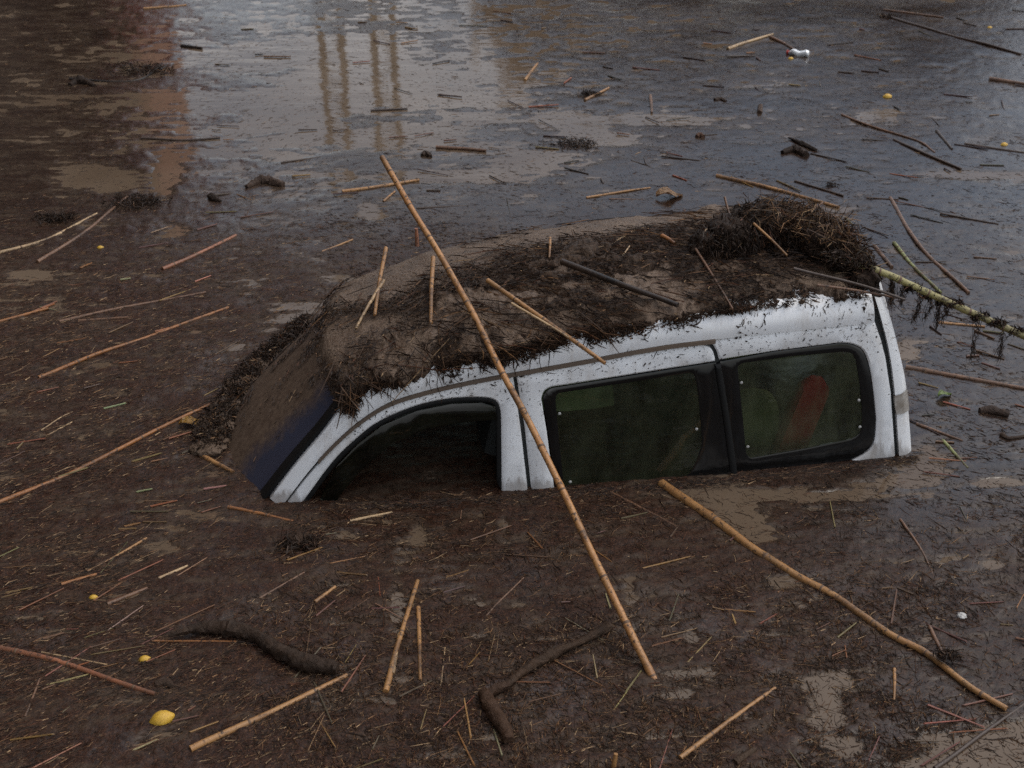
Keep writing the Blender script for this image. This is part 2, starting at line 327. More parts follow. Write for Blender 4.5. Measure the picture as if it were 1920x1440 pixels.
# ------------------------------------------------------------------ the van
van = empty('van', Vector(pt(LEN/2, WID/2, 0)))
tag(van, 'white van sunk to its windows in the flood, roof heaped with mud and reeds', 'van')
def part(name, me, m, parent=van, label=None, sharp=40):
    if sharp: me.set_sharp_from_angle(angle=math.radians(sharp))
    o = link(name, me, m); child(o, van) if parent is van else None
    if parent is not van:
        o.parent = parent
    if label: o['label'] = label
    return o
def pip(P, poly):
    x, y = P[:, 0], P[:, 1]; ins = np.zeros(len(P), bool); q = np.roll(poly, -1, 0)
    for (x1, y1), (x2, y2) in zip(poly, q):
        c = ((y1 > y) != (y2 > y)) & (x < (x2-x1)*(y-y1)/((y2-y1) or 1e-9)+x1); ins ^= c
    return ins
def dens(poly, step=9):
    out = []
    for a, b in zip(poly, np.roll(poly, -1, 0)):
        k = max(1, int(np.linalg.norm(b-a)/step))
        for i in range(k): out.append(a+(b-a)*i/k)
    return np.array(out)
def ring(p, r):
    """p moved r px to its inside"""
    a = np.roll(p, 1, 0); b = np.roll(p, -1, 0); t_ = b-a; t_ /= np.linalg.norm(t_, axis=1)[:, None]+1e-9
    area = .5*np.sum(p[:, 0]*b[:, 1]-b[:, 0]*p[:, 1]); s = 1 if area > 0 else -1
    return p+r*s*np.stack([-t_[:, 1], t_[:, 0]], 1)
def panel(name, poly, holes, m, off=0.0, thick=.025, rnd=.006, gridstep=24, parent=van, label=None, curve=None):
    polys = [dens(np.array(q, float)) for q in [poly]+list(holes)]
    pts, edges = [], []
    for i, q in enumerate(polys):
        b = len(pts); k = len(q); pts += list(q); edges += [(b+j, b+(j+1) % k) for j in range(k)]
    nb = len(pts)
    for i, q in enumerate(polys):
        r = ring(q, 3.0 if i == 0 else -3.0); ok = pip(r, polys[0])
        for hq in polys[1:]: ok &= ~pip(r, hq)
        pts += list(r[ok])
    lo, hi = polys[0].min(0), polys[0].max(0)
    g = np.stack(np.meshgrid(np.arange(lo[0], hi[0], gridstep), np.arange(lo[1], hi[1], gridstep)), -1).reshape(-1, 2)+.37
    bd = np.array(pts[:nb]); ok = pip(g, polys[0])
    for hq in polys[1:]: ok &= ~pip(g, hq)
    g = g[ok]
    if len(g): g = g[np.min(np.linalg.norm(g[:, None]-bd[None], axis=2), 1) > 8]
    pts += list(g)
    vo, eo, fo, vi, _, _ = delaunay_2d_cdt([Vector(p) for p in pts], edges, [], 0, 1e-4)
    vo = np.array([tuple(v) for v in vo]); fo = np.array([f for f in fo if len(f) == 3])
    cen = vo[fo].mean(1); ok = pip(cen, polys[0])
    for hq in polys[1:]: ok &= ~pip(cen, hq)
    fo = fo[ok]
    bset = {j for j, src in enumerate(vi) if any(s < nb for s in src)}
    isb = np.array([j in bset for j in range(len(vo))])
    o_ = off-np.where(isb, rnd, 0.0)
    P3 = np.stack([on_side(*vo[j], o_[j]) for j in range(len(vo))]) if False else on_side(vo[:, 0], vo[:, 1], 0.0)-M*o_[:, None]
    if curve is not None: P3 = P3+curve(vo)
    a, b, c = P3[fo[0]]
    tri = [tuple(int(v) for v in (f if np.dot(np.cross(P3[f[1]]-P3[f[0]], P3[f[2]]-P3[f[0]]), M) < 0 else f[::-1])) for f in fo]
    ec = {}
    for f in tri:
        for i in range(3): ec[(f[i], f[(i+1) % 3])] = 1
    be = [e for e in ec if (e[1], e[0]) not in ec]
    n0 = len(P3); bi = sorted({v for e in be for v in e}); mp = {v: n0+i for i, v in enumerate(bi)}
    V = np.vstack([P3, P3[bi]+M*thick]); FF = list(tri)+[(e[1], e[0], mp[e[0]], mp[e[1]]) for e in be]
    me = bpy.data.meshes.new(name); me.from_pydata(V.tolist(), [], FF); me.update()
    me.polygons.foreach_set('use_smooth', np.ones(len(FF), bool))
    return part(name, me, m, parent, label)
def cm(pts, n): return [tuple(p) for p in catmull(pts, n)]

T_PX = [(506,939),(553,878),(603,819),(640,770),(668,740),(725,714),(805,690),(900,664),(1000,645),(1100,626),(1200,610),(1340,588),(1450,575),(1550,564),(1637,556)]
N_PX = [(529,949),(583,879),(636,823),(684,783),(734,754),(801,733),(869,717),(941,703),(1010,691),(1100,675),(1200,656),(1304,640),(1400,629),(1510,617),(1638,604)]
F_PX = [(606,571),(660,525),(725,481),(800,453),(950,420),(1160,388),(1370,376),(1500,380)]
NS = 113                                        # stations along; index 24 is the corner of windscreen and roof
Tp = catmull(T_PX, NS); Np_ = catmull(N_PX, NS)
T3 = on_side(Tp[:, 0], Tp[:, 1])+M*.018; _o = on_side(Np_[:, 0], Np_[:, 1])-M*(.007*np.clip((np.arange(NS)-84)/6, 0, 1))[:, None]; N3 = _o
tu, tm, tz = loc(T3)
FF3 = onplane(np.array([p[0] for p in F_PX], float), np.array([p[1] for p in F_PX], float), PA+M*(WID+.1), M)
fu, _, fz = loc(FF3)
zfar = np.maximum(np.interp(tu, fu, fz)-.045, tz-.07); zfar = np.minimum(zfar, tz+.02)
IC = 24
# A pillar
sec = np.stack([N3[:IC+3]+M*.02, N3[:IC+3], .5*(N3+T3)[:IC+3]-M*.012, T3[:IC+3], T3[:IC+3]+M*.03-U*.0], 1)
part('a_pillar', arr_mesh('a_pillar', sec, grid_faces(*sec.shape[:2]), True), m_paint)
# roof: gutter - turn-over - crown - far edge - far side
KB = 40
bb = np.linspace(0, 1, KB)
def roof_rows(i0):
    r = []
    Tn, Nn = T3[i0:], N3[i0:]
    r.append(Nn+M*.02); r.append(Nn); 
    for q in (.35, .7): r.append(Nn*(1-q)+Tn*q-M*.02*math.sin(PI*q)*1.0)
    for b in bb:
        zz = tz[i0:]*(1-b)+zfar[i0:]*b+.055*(1-abs(2*b-1)**3.2)
        fr = sst((tu[i0:]-tu[IC])/.25)
        uu = tu[i0:]-(1-fr)*.11*4*b*(1-b)
        r.append(pt(uu, tm[i0:]*(1-b)+(WID+.02)*b, zz))
    e = pt(tu[i0:], np.full(len(tu)-i0, WID+.10), zfar[i0:]-.1); r.append(e); r.append(pt(tu[i0:], np.full(len(tu)-i0, WID+.12), zfar[i0:]-.16))
    return np.stack(r, 1)
R = roof_rows(IC)
roof = part('roof', arr_mesh('roof', R, grid_faces(*R.shape[:2]), True), m_paint)
RT = R[:, 4:4+KB]                               # the walkable top: [along, across]
RB = np.concatenate([R[:, 1:4], RT], 1)         # with the white band under its near edge: columns 0-3 band
def bil(A, a, b):
    n0, m0 = A.shape[:2]; i = np.clip(a, 0, .99999)*(n0-1); j = np.clip(b, 0, .99999)*(m0-1)
    ii = i.astype(int); jj = j.astype(int); f = (i-ii)[..., None]; g = (j-jj)[..., None]
    return (A[ii, jj]*(1-f)+A[ii+1, jj]*f)*(1-g)+(A[ii, jj+1]*(1-f)+A[ii+1, jj+1]*f)*g
def roof_pt(a, b):
    """b in -1..0 on the white band, 0..1 across the top"""
    a = np.asarray(a, float); b = np.asarray(b, float)
    return np.where((b < 0)[..., None], bil(RB[:, :4], a, np.clip(b+1, 0, 1)), bil(RT, a, np.clip(b, 0, 1)))
def roof_n(a, b):
    e = .012; p = roof_pt(np.clip(a-e, 0, 1), b); q = roof_pt(np.clip(a+e, 0, 1), b)
    bb_ = np.maximum(b, -.97); r = roof_pt(a, bb_-.02); s = roof_pt(a, bb_+.02); n_ = np.cross(q-p, s-r)
    return n_/(np.linalg.norm(n_, axis=-1)[..., None]+1e-9)
# gutter strip under the roof band, front door and sliding door
gi = slice(10, 92); gA = N3[gi]-M*.012; gB = N3[gi]-M*.016-Z*.012; gC = N3[gi]+M*.012-Z*.016
part('rain_gutter', arr_mesh('rain_gutter', np.stack([N3[gi]+M*.01+Z*.004, gA+Z*.004, gB, gC], 1), grid_faces(gA.shape[0], 4), True), m_dirtline, label='dirt filled rain gutter above the doors')
# windscreen
nw = 30; ii = np.arange(0, IC+1); ext = T3[0]+(T3[0]-T3[4])*1.1
edge = np.vstack([np.linspace(ext, T3[0], 8)[:-1], T3[:IC+1]])
eu, em, ez = loc(edge); far_z = np.concatenate([ez[:len(ez)-IC-1], np.minimum(ez[-IC-1:], ez[-IC-1:]*(zfar[IC]/ez[-1]))])
S = np.linspace(0, 1, nw)[None]; bow = (.17+.0*ez)[:, None]*0+np.interp(ez, [-.3, 0, ez[-1]], [.26, .22, .11])[:, None]
uu = eu[:, None]-bow*(1-np.abs(2*S-1)**2.2); mm_ = (em+.03)[:, None]*(1-S)+(WID+.0)*S; zz = ez[:, None]*(1-S)+far_z[:, None]*S+.055*(1-np.abs(2*S-1)**3.2)*np.interp(ez, [0, ez[-1]], [0, 1])[:, None]
WS = pt(uu, mm_, zz); silt = np.clip((S-.03)/.26, 0, 1)*.85+.12*np.interp(ez, [0, .4], [-1, .4])[:, None]+.0*S
ws = part('windscreen', arr_mesh('windscreen', WS, grid_faces(*WS.shape[:2]), True, attrs={'silt': silt.ravel()}), m_ws)
j = 3
b0 = WS[:, 0]-M*.012-U*.004+Z*.006; b1 = WS[:, 1]*.85+WS[:, 0]*.15-U*.008+Z*.008; b2 = WS[:, 2]*.25+WS[:, 1]*.75-U*.004+Z*.004
part('windscreen_seal', arr_mesh('windscreen_seal', np.stack([b0+M*.0, b0-U*.01+Z*.01, b1, b2-U*-.006], 1), grid_faces(len(b0), 4), True), m_black, ws)
# far pillar and far side
fp0 = WS[:, -1]; sec = np.stack([fp0-U*.006, fp0+M*.05+U*.03, fp0+M*.07+U*.10, fp0+M*.06+U*.1-Z*.3], 1)
part('a_pillar', arr_mesh('a_pillar', sec, grid_faces(len(fp0), 4), True), m_paint)
fa = R[:, -1]; nfa = len(fa)
for i0, i1 in ((22, 30), (54, 60), (80, nfa)):
    q = fa[i0:i1]; s2 = np.stack([q, q*1-Z*.3+M*.04, q-Z*1.0+M*.06, q-Z*1.0+M*.02, q-M*.02], 1)
    part('far_side_pillar', arr_mesh('far_side_pillar', s2, grid_faces(len(q), 5), True), m_paint)
s2 = np.stack([fa-M*.004-Z*.0, fa-Z*1.0+M*.05], 1); part('far_side_glass', arr_mesh('far_side_glass', s2, grid_faces(nfa, 2), True), m_glass)

# front door
SEAMD = cm([(532,951),(588,882),(640,827),(688,787),(737,759),(803,738),(870,722),(943,708),(962,705)], 50)
WIN = cm([(941,928),(940,800),(938,768),(929,752),(905,746),(846,748),(779,762),(711,791),(666,825),(621,870),(562,950)], 60)
door = panel('front_door', [(496,996)]+SEAMD+[(976,801),(991,931),(998,990),(942,990)]+WIN+[(528,996)], [], m_paint)
WINi = ring(np.array(WIN), 9 if True else -9)
c0 = np.array(WIN).mean(0)
if np.linalg.norm(WINi-c0, axis=1).mean() > np.linalg.norm(np.array(WIN)-c0, axis=1).mean(): WINi = ring(np.array(WIN), -9)
panel('window_seal', [(942,985)]+WIN+[(530,995)]+[(545,995)]+[tuple(p) for p in WINi[::-1]]+[(931,985)], [], m_black, -.004, .02, .003, parent=door)
panel('wind_deflector', [(600,935),(632,873),(672,832),(716,798),(781,770),(846,757),(903,755),(928,762),(933,786),(870,791),(801,803),(738,830),(685,872),(640,925),(625,950)], [], m_smoke, .004, .004, .002, parent=door)
# sliding door
SW = [(1341,678),(1283,687),(1158,707)]+cm([(1050,724),(1032,727),(1020,735),(1015,748)], 12)+[(1025,808),(1040,921)]
sdoor = panel('sliding_door', [(969,709),(1075,686),(1200,665),(1290,650)]+cm([(1304,648),(1322,649),(1335,656),(1341,672)], 10)+SW+[(1047,985),(1006,990),(998,931),(984,801)], [], m_paint)
swo = [(1343,681),(1283,690),(1158,710)]+cm([(1051,727),(1034,730),(1023,738),(1018,750)], 12)+[(1028,808),(1043,921),(1049,970),(1384,945),(1374,890),(1358,780)]
swi = [(1298,700),(1170,720),(1058,737)]+cm([(1058,737),(1046,740),(1042,752)], 6)[1:]+[(1049,830),(1060,935),(1062,960),(1272,940)]+cm([(1280,905),(1300,880),(1314,845),(1317,820),(1307,720),(1298,700)], 16)[:-1]
sb = panel('window_border', swo, [swi], m_frit, -.006, .006, .002, parent=sdoor)
panel('window_pane', swi, [], m_glass, -.010, .004, .0, parent=sdoor)
# rear quarter
QW = [(1377,892),(1500,881),(1590,867)]+cm([(1596,866),(1625,850),(1640,829),(1644,787)], 14)+cm([(1640,745),(1633,696),(1621,660),(1600,646),(1575,643)], 18)+[(1450,659),(1349,675)]
quarter = panel('rear_quarter_panel', [(1330,641),(1400,628),(1510,616),(1640,602)]+[(1653,640),(1661,672),(1671,737),(1679,856),(1682,905),(1382,940)]+QW+[(1345,660),(1338,648)], [], m_paint)
qwo = [tuple(p) for p in ring(np.array([(1349,679)]+[(1379,888)]+QW[1:-1]), 2.0)]
qwi = cm([(1412,860),(1404,858),(1400,850)], 5)+[(1392,770)]+cm([(1385,700),(1385,688),(1394,682)], 6)+[(1490,669)]+cm([(1580,661),(1598,664),(1606,676)], 8)+[(1613,722)]+cm([(1617,765),(1617,800),(1611,816),(1596,825)], 10)+[(1510,843)]
panel('window_border', qwo, [qwi], m_frit, -.006, .006, .002, parent=quarter)
qp = panel('window_pane', qwi, [], m_glass_pale, -.010, .004, .0, parent=quarter)
panel('window_divider', [(1340,684),(1352,682),(1368,780),(1383,890),(1388,940),(1376,941),(1370,888),(1356,780)], [], m_black, .004, .02, .006, parent=sdoor)
bm = bmesh.new(); bmesh.ops.create_uvsphere(bm, u_segments=10, v_segments=6, radius=.0075, matrix=Matrix.Diagonal((1, .5, 1, 1)))
kn = bpy.data.meshes.new('window_clip'); bm.to_mesh(kn); bm.free(); kn.materials.append(m_white)
for par, L_ in ((quarter, [(1390,717),(1610,750),(1402,837),(1612,800)]), (sdoor, [(1049,775),(1306,804),(1069,903)])):
    for px, py in L_:
        o = bpy.data.objects.new('window_clip', kn); COL.objects.link(o); o.location = on_side(px, py)-M*.012+M*.01; o.parent = par
# dark body frame behind the gaps
for q in ([(950,706),(985,706),(1018,935),(1016,960),(985,960),(982,930)], [(1320,640),(1356,640),(1366,700),(1340,690),(1330,672)], [(1620,585),(1665,585),(1690,700),(1700,870),(1700,900),(1668,900),(1668,850),(1650,700)], [(530,960),(585,893),(640,838),(737,772),(870,735),(1075,700),(1330,663),(1330,640),(1075,668),(870,700),(737,735),(600,840),(510,960)]): panel('door_frame', q, [], m_dark, -.022, .01, .0)
# tailgate
sm_ = catmull([(1640,556),(1653,600),(1668,662),(1678,737),(1686,854),(1690,930)], 26); si = catmull([(1659,562),(1676,608),(1693,675),(1703,725),(1709,790),(1713,850),(1715,915)], 26)
s0 = on_side(sm_[:, 0], sm_[:, 1]); s1 = on_side(si[:, 0], si[:, 1])
row = [s0+M*.03, s0+M*.004, s0, s0*.5+s1*.5+M*.006, s1+M*.03, s1+M*.08+U*.012]
for q in (.3, .5, .75, .93, 1.0):
    u_, m_, z_ = loc(s1); row.append(pt(u_+.03+.05*math.sin(PI*q), np.maximum(m_+.1, WID*q+.05), z_+.03*math.sin(PI*q)))
row = np.stack(row, 1); tg = part('tailgate', arr_mesh('tailgate', row, grid_faces(*row.shape[:2]), True), m_paint)
top = np.stack([R[-1, 4:4+KB], np.stack([row[0, min(len(row[0])-1, 3+int(7.9*k/KB))] for k in range(KB)])], 1)
# lamp on the corner
lp = catmull([(1676,741),(1677,760),(1680,776)], 6); lq = catmull([(1703,735),(1705,755),(1707,773)], 6)
l0 = on_side(lp[:, 0], lp[:, 1]); l1 = on_side(lq[:, 0], lq[:, 1]); rowl = np.stack([l0+M*.01, l0-M*.008, l0*.5+l1*.5-M*.006, l1+M*.022-U*-.004, l1+M*.09+U*.02], 1)
part('rear_lamp', arr_mesh('rear_lamp', rowl, grid_faces(6, 5), True), m_lamp, tg, 'grey rear corner lamp with its top caked in dirt')
# inside
def boxm(name, lo, hi, m, rot=0, label=None):
    c = (np.array(lo)+hi)/2; h_ = (np.array(hi)-lo)/2; bm = bmesh.new(); bmesh.ops.create_cube(bm, size=2)
    bmesh.ops.subdivide_edges(bm, edges=bm.edges[:], cuts=2, use_grid_fill=True)
    for v in bm.verts:
        p = np.array(v.co); r_ = np.sign(p)*np.abs(p)**1.0; q = r_/max(1, np.linalg.norm(p)**.35); x_, y_, z_ = q*h_
        x2 = x_*math.cos(rot)-z_*math.sin(rot); z2 = x_*math.sin(rot)+z_*math.cos(rot); v.co = Vector(pt(c[0]+x2, c[1]+y_, c[2]+z2))
    me = bpy.data.meshes.new(name); bm.to_mesh(me); bm.free(); me.polygons.foreach_set('use_smooth', np.ones(len(me.polygons), bool)); return part(name, me, m, van, label, 50)
boxm('seat_back', (2.41, .10, -.5), (2.57, .20, .42), m_red, -.25, 'red seat back behind the rear quarter window')
boxm('seat_back', (1.0, .25, -.3), (1.14, .75, .28), m_dark, -.2); boxm('seat_back', (1.85, .3, -.3), (2.0, 1.1, .3), m_dark, -.2)
boxm('cargo_bag', (2.24, .16, -.3), (2.46, .4, .24), m_green, 0, 'yellow green cloth bundle behind the rear quarter window')
boxm('cargo_bag', (2.15, .75, .1), (2.95, 1.1, .62), m_liner); boxm('cargo_bag', (1.3, .6, -.3), (1.75, 1.1, .2), m_liner)
boxm('bulkhead', (1.17, .12, -.5), (1.2, 1.2, .5), m_dark)

# ------------------------------------------------------------------ mud and plant matter on the roof
na, nb_ = 330, 190
A_, B_ = np.meshgrid(np.linspace(0, 1, na), np.linspace(-1, 1, nb_), indexing='ij')
Pm = roof_pt(A_, B_); Nm = roof_n(A_, B_); X, Y = loc(Pm)[0], loc(Pm)[1]
edge_b = np.interp(A_, [0, .12, .3, .5, .75, 1], [-.2, -.28, -.34, -.2, .0, .03])
rag = fbm(X*7, Y*7, 4, 60); rag2 = fbm(X*28, Y*28, 3, 66)
cov = (B_-edge_b)*np.where(B_ < 0, 1.0, 4.0)+.75*(rag-.5)+.55*(rag2-.5)
lumpy = .75*fbm(X*9, Y*9, 4, 80)+.25*(1-2*np.abs(fbm(X*16, Y*16, 4, 85)-.5))*fbm(X*5, Y*5, 3, 88)*1.6; coarse = fbm(X*2.2, Y*2.2, 3, 90)
def bare(a, b):     # smooth silt with few twigs
    e = lambda a0, b0, ra, rb: np.exp(-(((a-a0)/ra)**2+((b-b0)/rb)**2))
    return np.clip(1.5*e(.26, .84, .2, .22)+1.4*e(.62, .88, .15, .15)+1.1*e(.07, .3, .10, .26)+.9*e(.2, .35, .06, .09)+.7*e(.88, .08, .12, .08)+.8*e(.5, .05, .06, .07), 0, 1)
br = bare(A_, B_)
th = np.clip(cov*.06, -.01, .012)+np.where(cov > 0, 1, 0)*np.clip(cov*4, 0, 1)*((1-br)*(.075*np.clip(lumpy-.4, 0, 1)+.04*np.clip(coarse-.4, 0, 1)+.028*(rag2-.45))+br*.012*lumpy)
th = th*np.where(th > 0, .25+.75*sst(A_/.08), 1); Pm2 = Pm+Nm*th[..., None]
lit = (1-br)*sst((fbm(X*4, Y*4, 4, 150)-.36)/.16)
md_ = arr_mesh('roof_mud', Pm2, grid_faces(na, nb_), True, attrs={'litter': lit.ravel()})
tag(link('roof_mud', md_, m_mud), 'brown silt and sodden plant mat spread over the van roof', 'mud', kind='stuff')
def rand_on_roof(n, bmin=-.7):
    a = rng.random(n); b = rng.uniform(bmin, 1, n); return a, b
n = 32000; a, b = rand_on_roof(n)
P0 = roof_pt(a, b); X0, Y0, _ = loc(P0); eb = np.interp(a, [0, .12, .3, .5, .75, 1], [-.2, -.28, -.34, -.2, .0, .03])
cv = (b-eb)*np.where(b < 0, 1, 4)+.75*(fbm(X0*7, Y0*7, 4, 60)-.5)+.55*(fbm(X0*28, Y0*28, 3, 66)-.5)
pk = rng.random(n) < np.where(cv > .02, 1-.96*bare(a, b), .0)*(.08+1.0*sst((fbm(X0*4, Y0*4, 4, 150)-.38)/.2))
a, b, P0, cv = a[pk], b[pk], P0[pk], cv[pk]; n = len(a); N0 = roof_n(a, b)
th0 = np.clip(cv*.1, 0, .03)+.03*np.clip(fbm(loc(P0)[0]*9, loc(P0)[1]*9, 4, 80)-.35, 0, 1)
t1 = roof_pt(np.clip(a+.01, 0, 1), b)-roof_pt(np.clip(a-.01, 0, 1), b); t1 /= np.linalg.norm(t1, axis=1)[:, None]+1e-9; t2 = np.cross(N0, t1)
ang = np.where((a > .4) & (rng.random(n) < .6), rng.normal(-.5, .45, n), rng.uniform(-1.6, 1.6, n)); D = t1*np.cos(ang)[:, None]+t2*np.sin(ang)[:, None]+N0*rng.normal(.0, .12, n)[:, None]; D /= np.linalg.norm(D, axis=1)[:, None]
L_ = np.where((rng.random(n) < .75) | (a < .13), rng.uniform(.008, .03, n), np.clip(rng.lognormal(-2.9, .5, n), .02, .16)); W_ = rng.uniform(.002, .0065, n)
V, F, cl = prisms(P0+N0*(th0*(.25+.75*sst(a/.08))+.006*rng.random(n))[:, None], D, N0, L_, W_, W_*.8, tint(n, (50, 34, 12, 5, 2.2, 1.2, 4)), rng.normal(0, .1, n))
tag(link('roof_plant_litter', arr_mesh('roof_plant_litter', V, F, False, cl), m_frag), 'dark tangled twigs and reed shreds lying on the muddy van roof', 'debris', kind='stuff')
ne = 9000; a = rng.random(ne); eb = np.interp(a, [0, .12, .3, .5, .75, 1], [-.2, -.28, -.34, -.2, .0, .03]); b = np.clip(eb+rng.normal(.02, .16, ne)*np.where(eb < -.02, 1, .35), -.98, .5)
P0 = roof_pt(a, b); X0, Y0, _ = loc(P0); pk = rng.random(ne) < sst((fbm(X0*6, Y0*6, 4, 170)-.40)/.18); a, b, P0 = a[pk], b[pk], P0[pk]; n = len(a); N0 = roof_n(a, b)
D = U*rng.normal(0, 1, n)[:, None]*.6-Z*rng.uniform(-.1, .6, n)[:, None]*np.where(b < .05, 1, .2)[:, None]+M*rng.normal(0, .5, n)[:, None]; D -= N0*np.sum(D*N0, 1)[:, None]*.85; D /= np.linalg.norm(D, axis=1)[:, None]
W_ = rng.uniform(.002, .006, n); V, F, cl = prisms(P0+N0*rng.uniform(.002, .022, n)[:, None], D, N0, np.clip(rng.lognormal(-4.1, .65, n), .006, .13), W_*1.3, W_*.8, tint(n, (50, 34, 12, 4, 2, 1, 3)), rng.normal(0, .15, n))
tag(link('roof_edge_litter', arr_mesh('roof_edge_litter', V, F, False, cl), m_frag), 'ragged dark shreds overhanging the white edge of the van roof', 'debris', kind='stuff')
nt_ = 1500; a = rng.random(nt_)**.8; b = rng.uniform(-.2, 1, nt_); P0 = roof_pt(a, b); N0 = roof_n(a, b); pk = (b > np.interp(a, [0, .12, .3, .5, .75, 1], [-.2, -.28, -.34, -.2, .0, .03])+.06) & (rng.random(nt_) < 1-.95*bare(a, b)); a, b, P0, N0 = a[pk], b[pk], P0[pk], N0[pk]; n = len(a)
t1 = roof_pt(np.clip(a+.01, 0, 1), b)-roof_pt(np.clip(a-.01, 0, 1), b); t1 /= np.linalg.norm(t1, axis=1)[:, None]+1e-9; t2 = np.cross(N0, t1)
ang = np.where(a > .35, rng.normal(-.5, .4, n), rng.uniform(-1.6, 1.6, n)); D = t1*np.cos(ang)[:, None]+t2*np.sin(ang)[:, None]+N0*rng.normal(0, .05, n)[:, None]; D /= np.linalg.norm(D, axis=1)[:, None]
V, F, cl = prisms(P0+N0*rng.uniform(.022, .04, n)[:, None], D, N0, np.clip(rng.lognormal(-2.1, .5, n), .05, .38), rng.uniform(.003, .008, n), .005, tint(n, (16, 26, 26, 16, 8, 3, 8)), rng.normal(0, .05, n))
tag(link('roof_stalks', arr_mesh('roof_stalks', V, F, False, cl), m_frag), 'loose brown stalks strewn across the muddy van roof', 'debris', kind='stuff')
# specks, shreds and drips hanging on the white paint
n = 4200; a = rng.random(n); b = np.where(rng.random(n) < .8, -rng.random(n)**1.3, -1.0)
P0 = roof_pt(a, b); dn = rng.random(n) < .5
X0 = loc(P0)[0]; cl_ = vn(X0*9, X0*0+.3, 130)*vn(X0*31, X0*0+.7, 140); pk = rng.random(n) < np.clip((cl_-.22)*4, .02, 1)
eb = np.interp(a, [0, .12, .3, .5, .75, 1], [-.2, -.28, -.34, -.2, .0, .03]); pk &= rng.random(n) < np.exp(-np.abs(b-eb)/.42)
P0, a, b = P0[pk], a[pk], b[pk]; n = len(P0)
N0 = np.tile(-M+LEAN*Z, (n, 1)); N0 /= np.linalg.norm(N0, axis=1)[:, None]
ang = np.where(rng.random(n) < .6, rng.normal(PI/2, .3, n), rng.uniform(0, PI, n)); vv = Z+LEAN*M; vv = vv/np.linalg.norm(vv)
D = U*np.cos(ang)[:, None]-vv*np.sin(ang)[:, None]
W_ = rng.uniform(.0015, .005, n)*(1+2*(rng.random(n) < .12)); L_ = np.clip(rng.lognormal(-4.5, .75, n), .003, .10)
s1_ = prisms(P0-M*.004, D, N0, L_, W_, W_*.4, tint(n, (50, 34, 10, 2, .5, .3, 2)), rng.normal(0, .12, n))
nd_ = 34; a = rng.random(nd_); eb = np.interp(a, [0, .12, .3, .5, .75, 1], [-.2, -.28, -.34, -.2, .0, .03]); Pd = roof_pt(a, np.clip(eb-.05, -.9, 0)); Ld = rng.uniform(.03, .14, nd_); Dd = np.tile(-vv, (nd_, 1))+U*rng.normal(0, .12, nd_)[:, None]; Dd /= np.linalg.norm(Dd, axis=1)[:, None]
N1 = np.tile((-M+LEAN*Z)/math.hypot(1, LEAN), (nd_, 1)); s3_ = prisms(Pd-M*.012+Dd*Ld[:, None]*.4, Dd, N1, Ld, rng.uniform(.002, .006, nd_), .003, tint(nd_, (50, 34, 10, 6, 2, .5, 2)), rng.normal(0, .1, nd_))
# specks thrown lower on the doors
n = 1100; qx = rng.uniform(560, 1690, n); qy = np.interp(qx, [p[0] for p in N_PX], [p[1] for p in N_PX])+rng.exponential(38, n)
on_glass = np.zeros(n, bool)
for poly in (swo, qwo, [(941,928),(938,768),(905,746),(846,748),(779,762),(711,791),(666,825),(621,870),(562,950)]): on_glass |= pip(np.stack([qx, qy], 1), np.array(poly, float))
ok = (qy < np.interp(qx, [510, 945, 1380, 1700], [940, 925, 888, 852])) & (~on_glass | (rng.random(n) < .0)) & (qx > 650); qx, qy = qx[ok], qy[ok]; n = len(qx)
P0 = on_side(qx, qy)-M*.003; ang = rng.uniform(0, PI, n); D = U*np.cos(ang)[:, None]-vv*np.sin(ang)[:, None]; W_ = rng.uniform(.001, .0035, n)*(1+1.5*(rng.random(n) < .1)); L_ = np.clip(rng.lognormal(-5.0, .7, n), .003, .05)
N0 = np.tile((-M+LEAN*Z)/math.hypot(1, LEAN), (n, 1)); s2_ = prisms(P0, D, N0, L_, W_, W_*.4, tint(n, (50, 34, 10, 2, .5, .3, 2)), 0)
V = np.vstack([s1_[0], s2_[0], s3_[0]]); F = np.vstack([s1_[1], s2_[1]+len(s1_[0]), s3_[1]+len(s1_[0])+len(s2_[0])]); cl = np.vstack([s1_[2], s2_[2], s3_[2]])
tag(link('mud_specks', arr_mesh('mud_specks', V, F, False, cl), m_frag), 'dark wet specks and dangling shreds on the white van side', 'mud', kind='stuff')

# shreds of plant piled about a line of points (radius per point)
def strands(pts, rad, n, Lmean, wmax=.006, drop=.0, pr=(46, 32, 12, 5, 2.5, 1, 3), lift=.6, sd=.5):
    pts = np.array(pts); k = len(pts); q = rng.random(n)*(k-1); i = q.astype(int); f = (q-i)[:, None]; rr = np.interp(q, np.arange(k), rad)
    c = pts[i]*(1-f)+pts[np.minimum(i+1, k-1)]*f; v = rng.normal(0, 1, (n, 3)); v /= np.linalg.norm(v, axis=1)[:, None]
    v[:, 2] = v[:, 2]*lift; off = v*(rr*rng.random(n)**.45)[:, None]
    D = rng.normal(0, 1, (n, 3)); D[:, 2] *= .6; D[:, 2] -= drop; D += v*.5; D /= np.linalg.norm(D, axis=1)[:, None]
    N_ = np.cross(D, rng.normal(0, 1, (n, 3))); N_ /= np.linalg.norm(N_, axis=1)[:, None]; W_ = rng.uniform(.0018, wmax, n)
    return prisms(c+off, D, N_, np.clip(rng.lognormal(math.log(Lmean), sd, n), .01, Lmean*5), W_, W_*.8, tint(n, pr), rng.normal(0, .15, n))
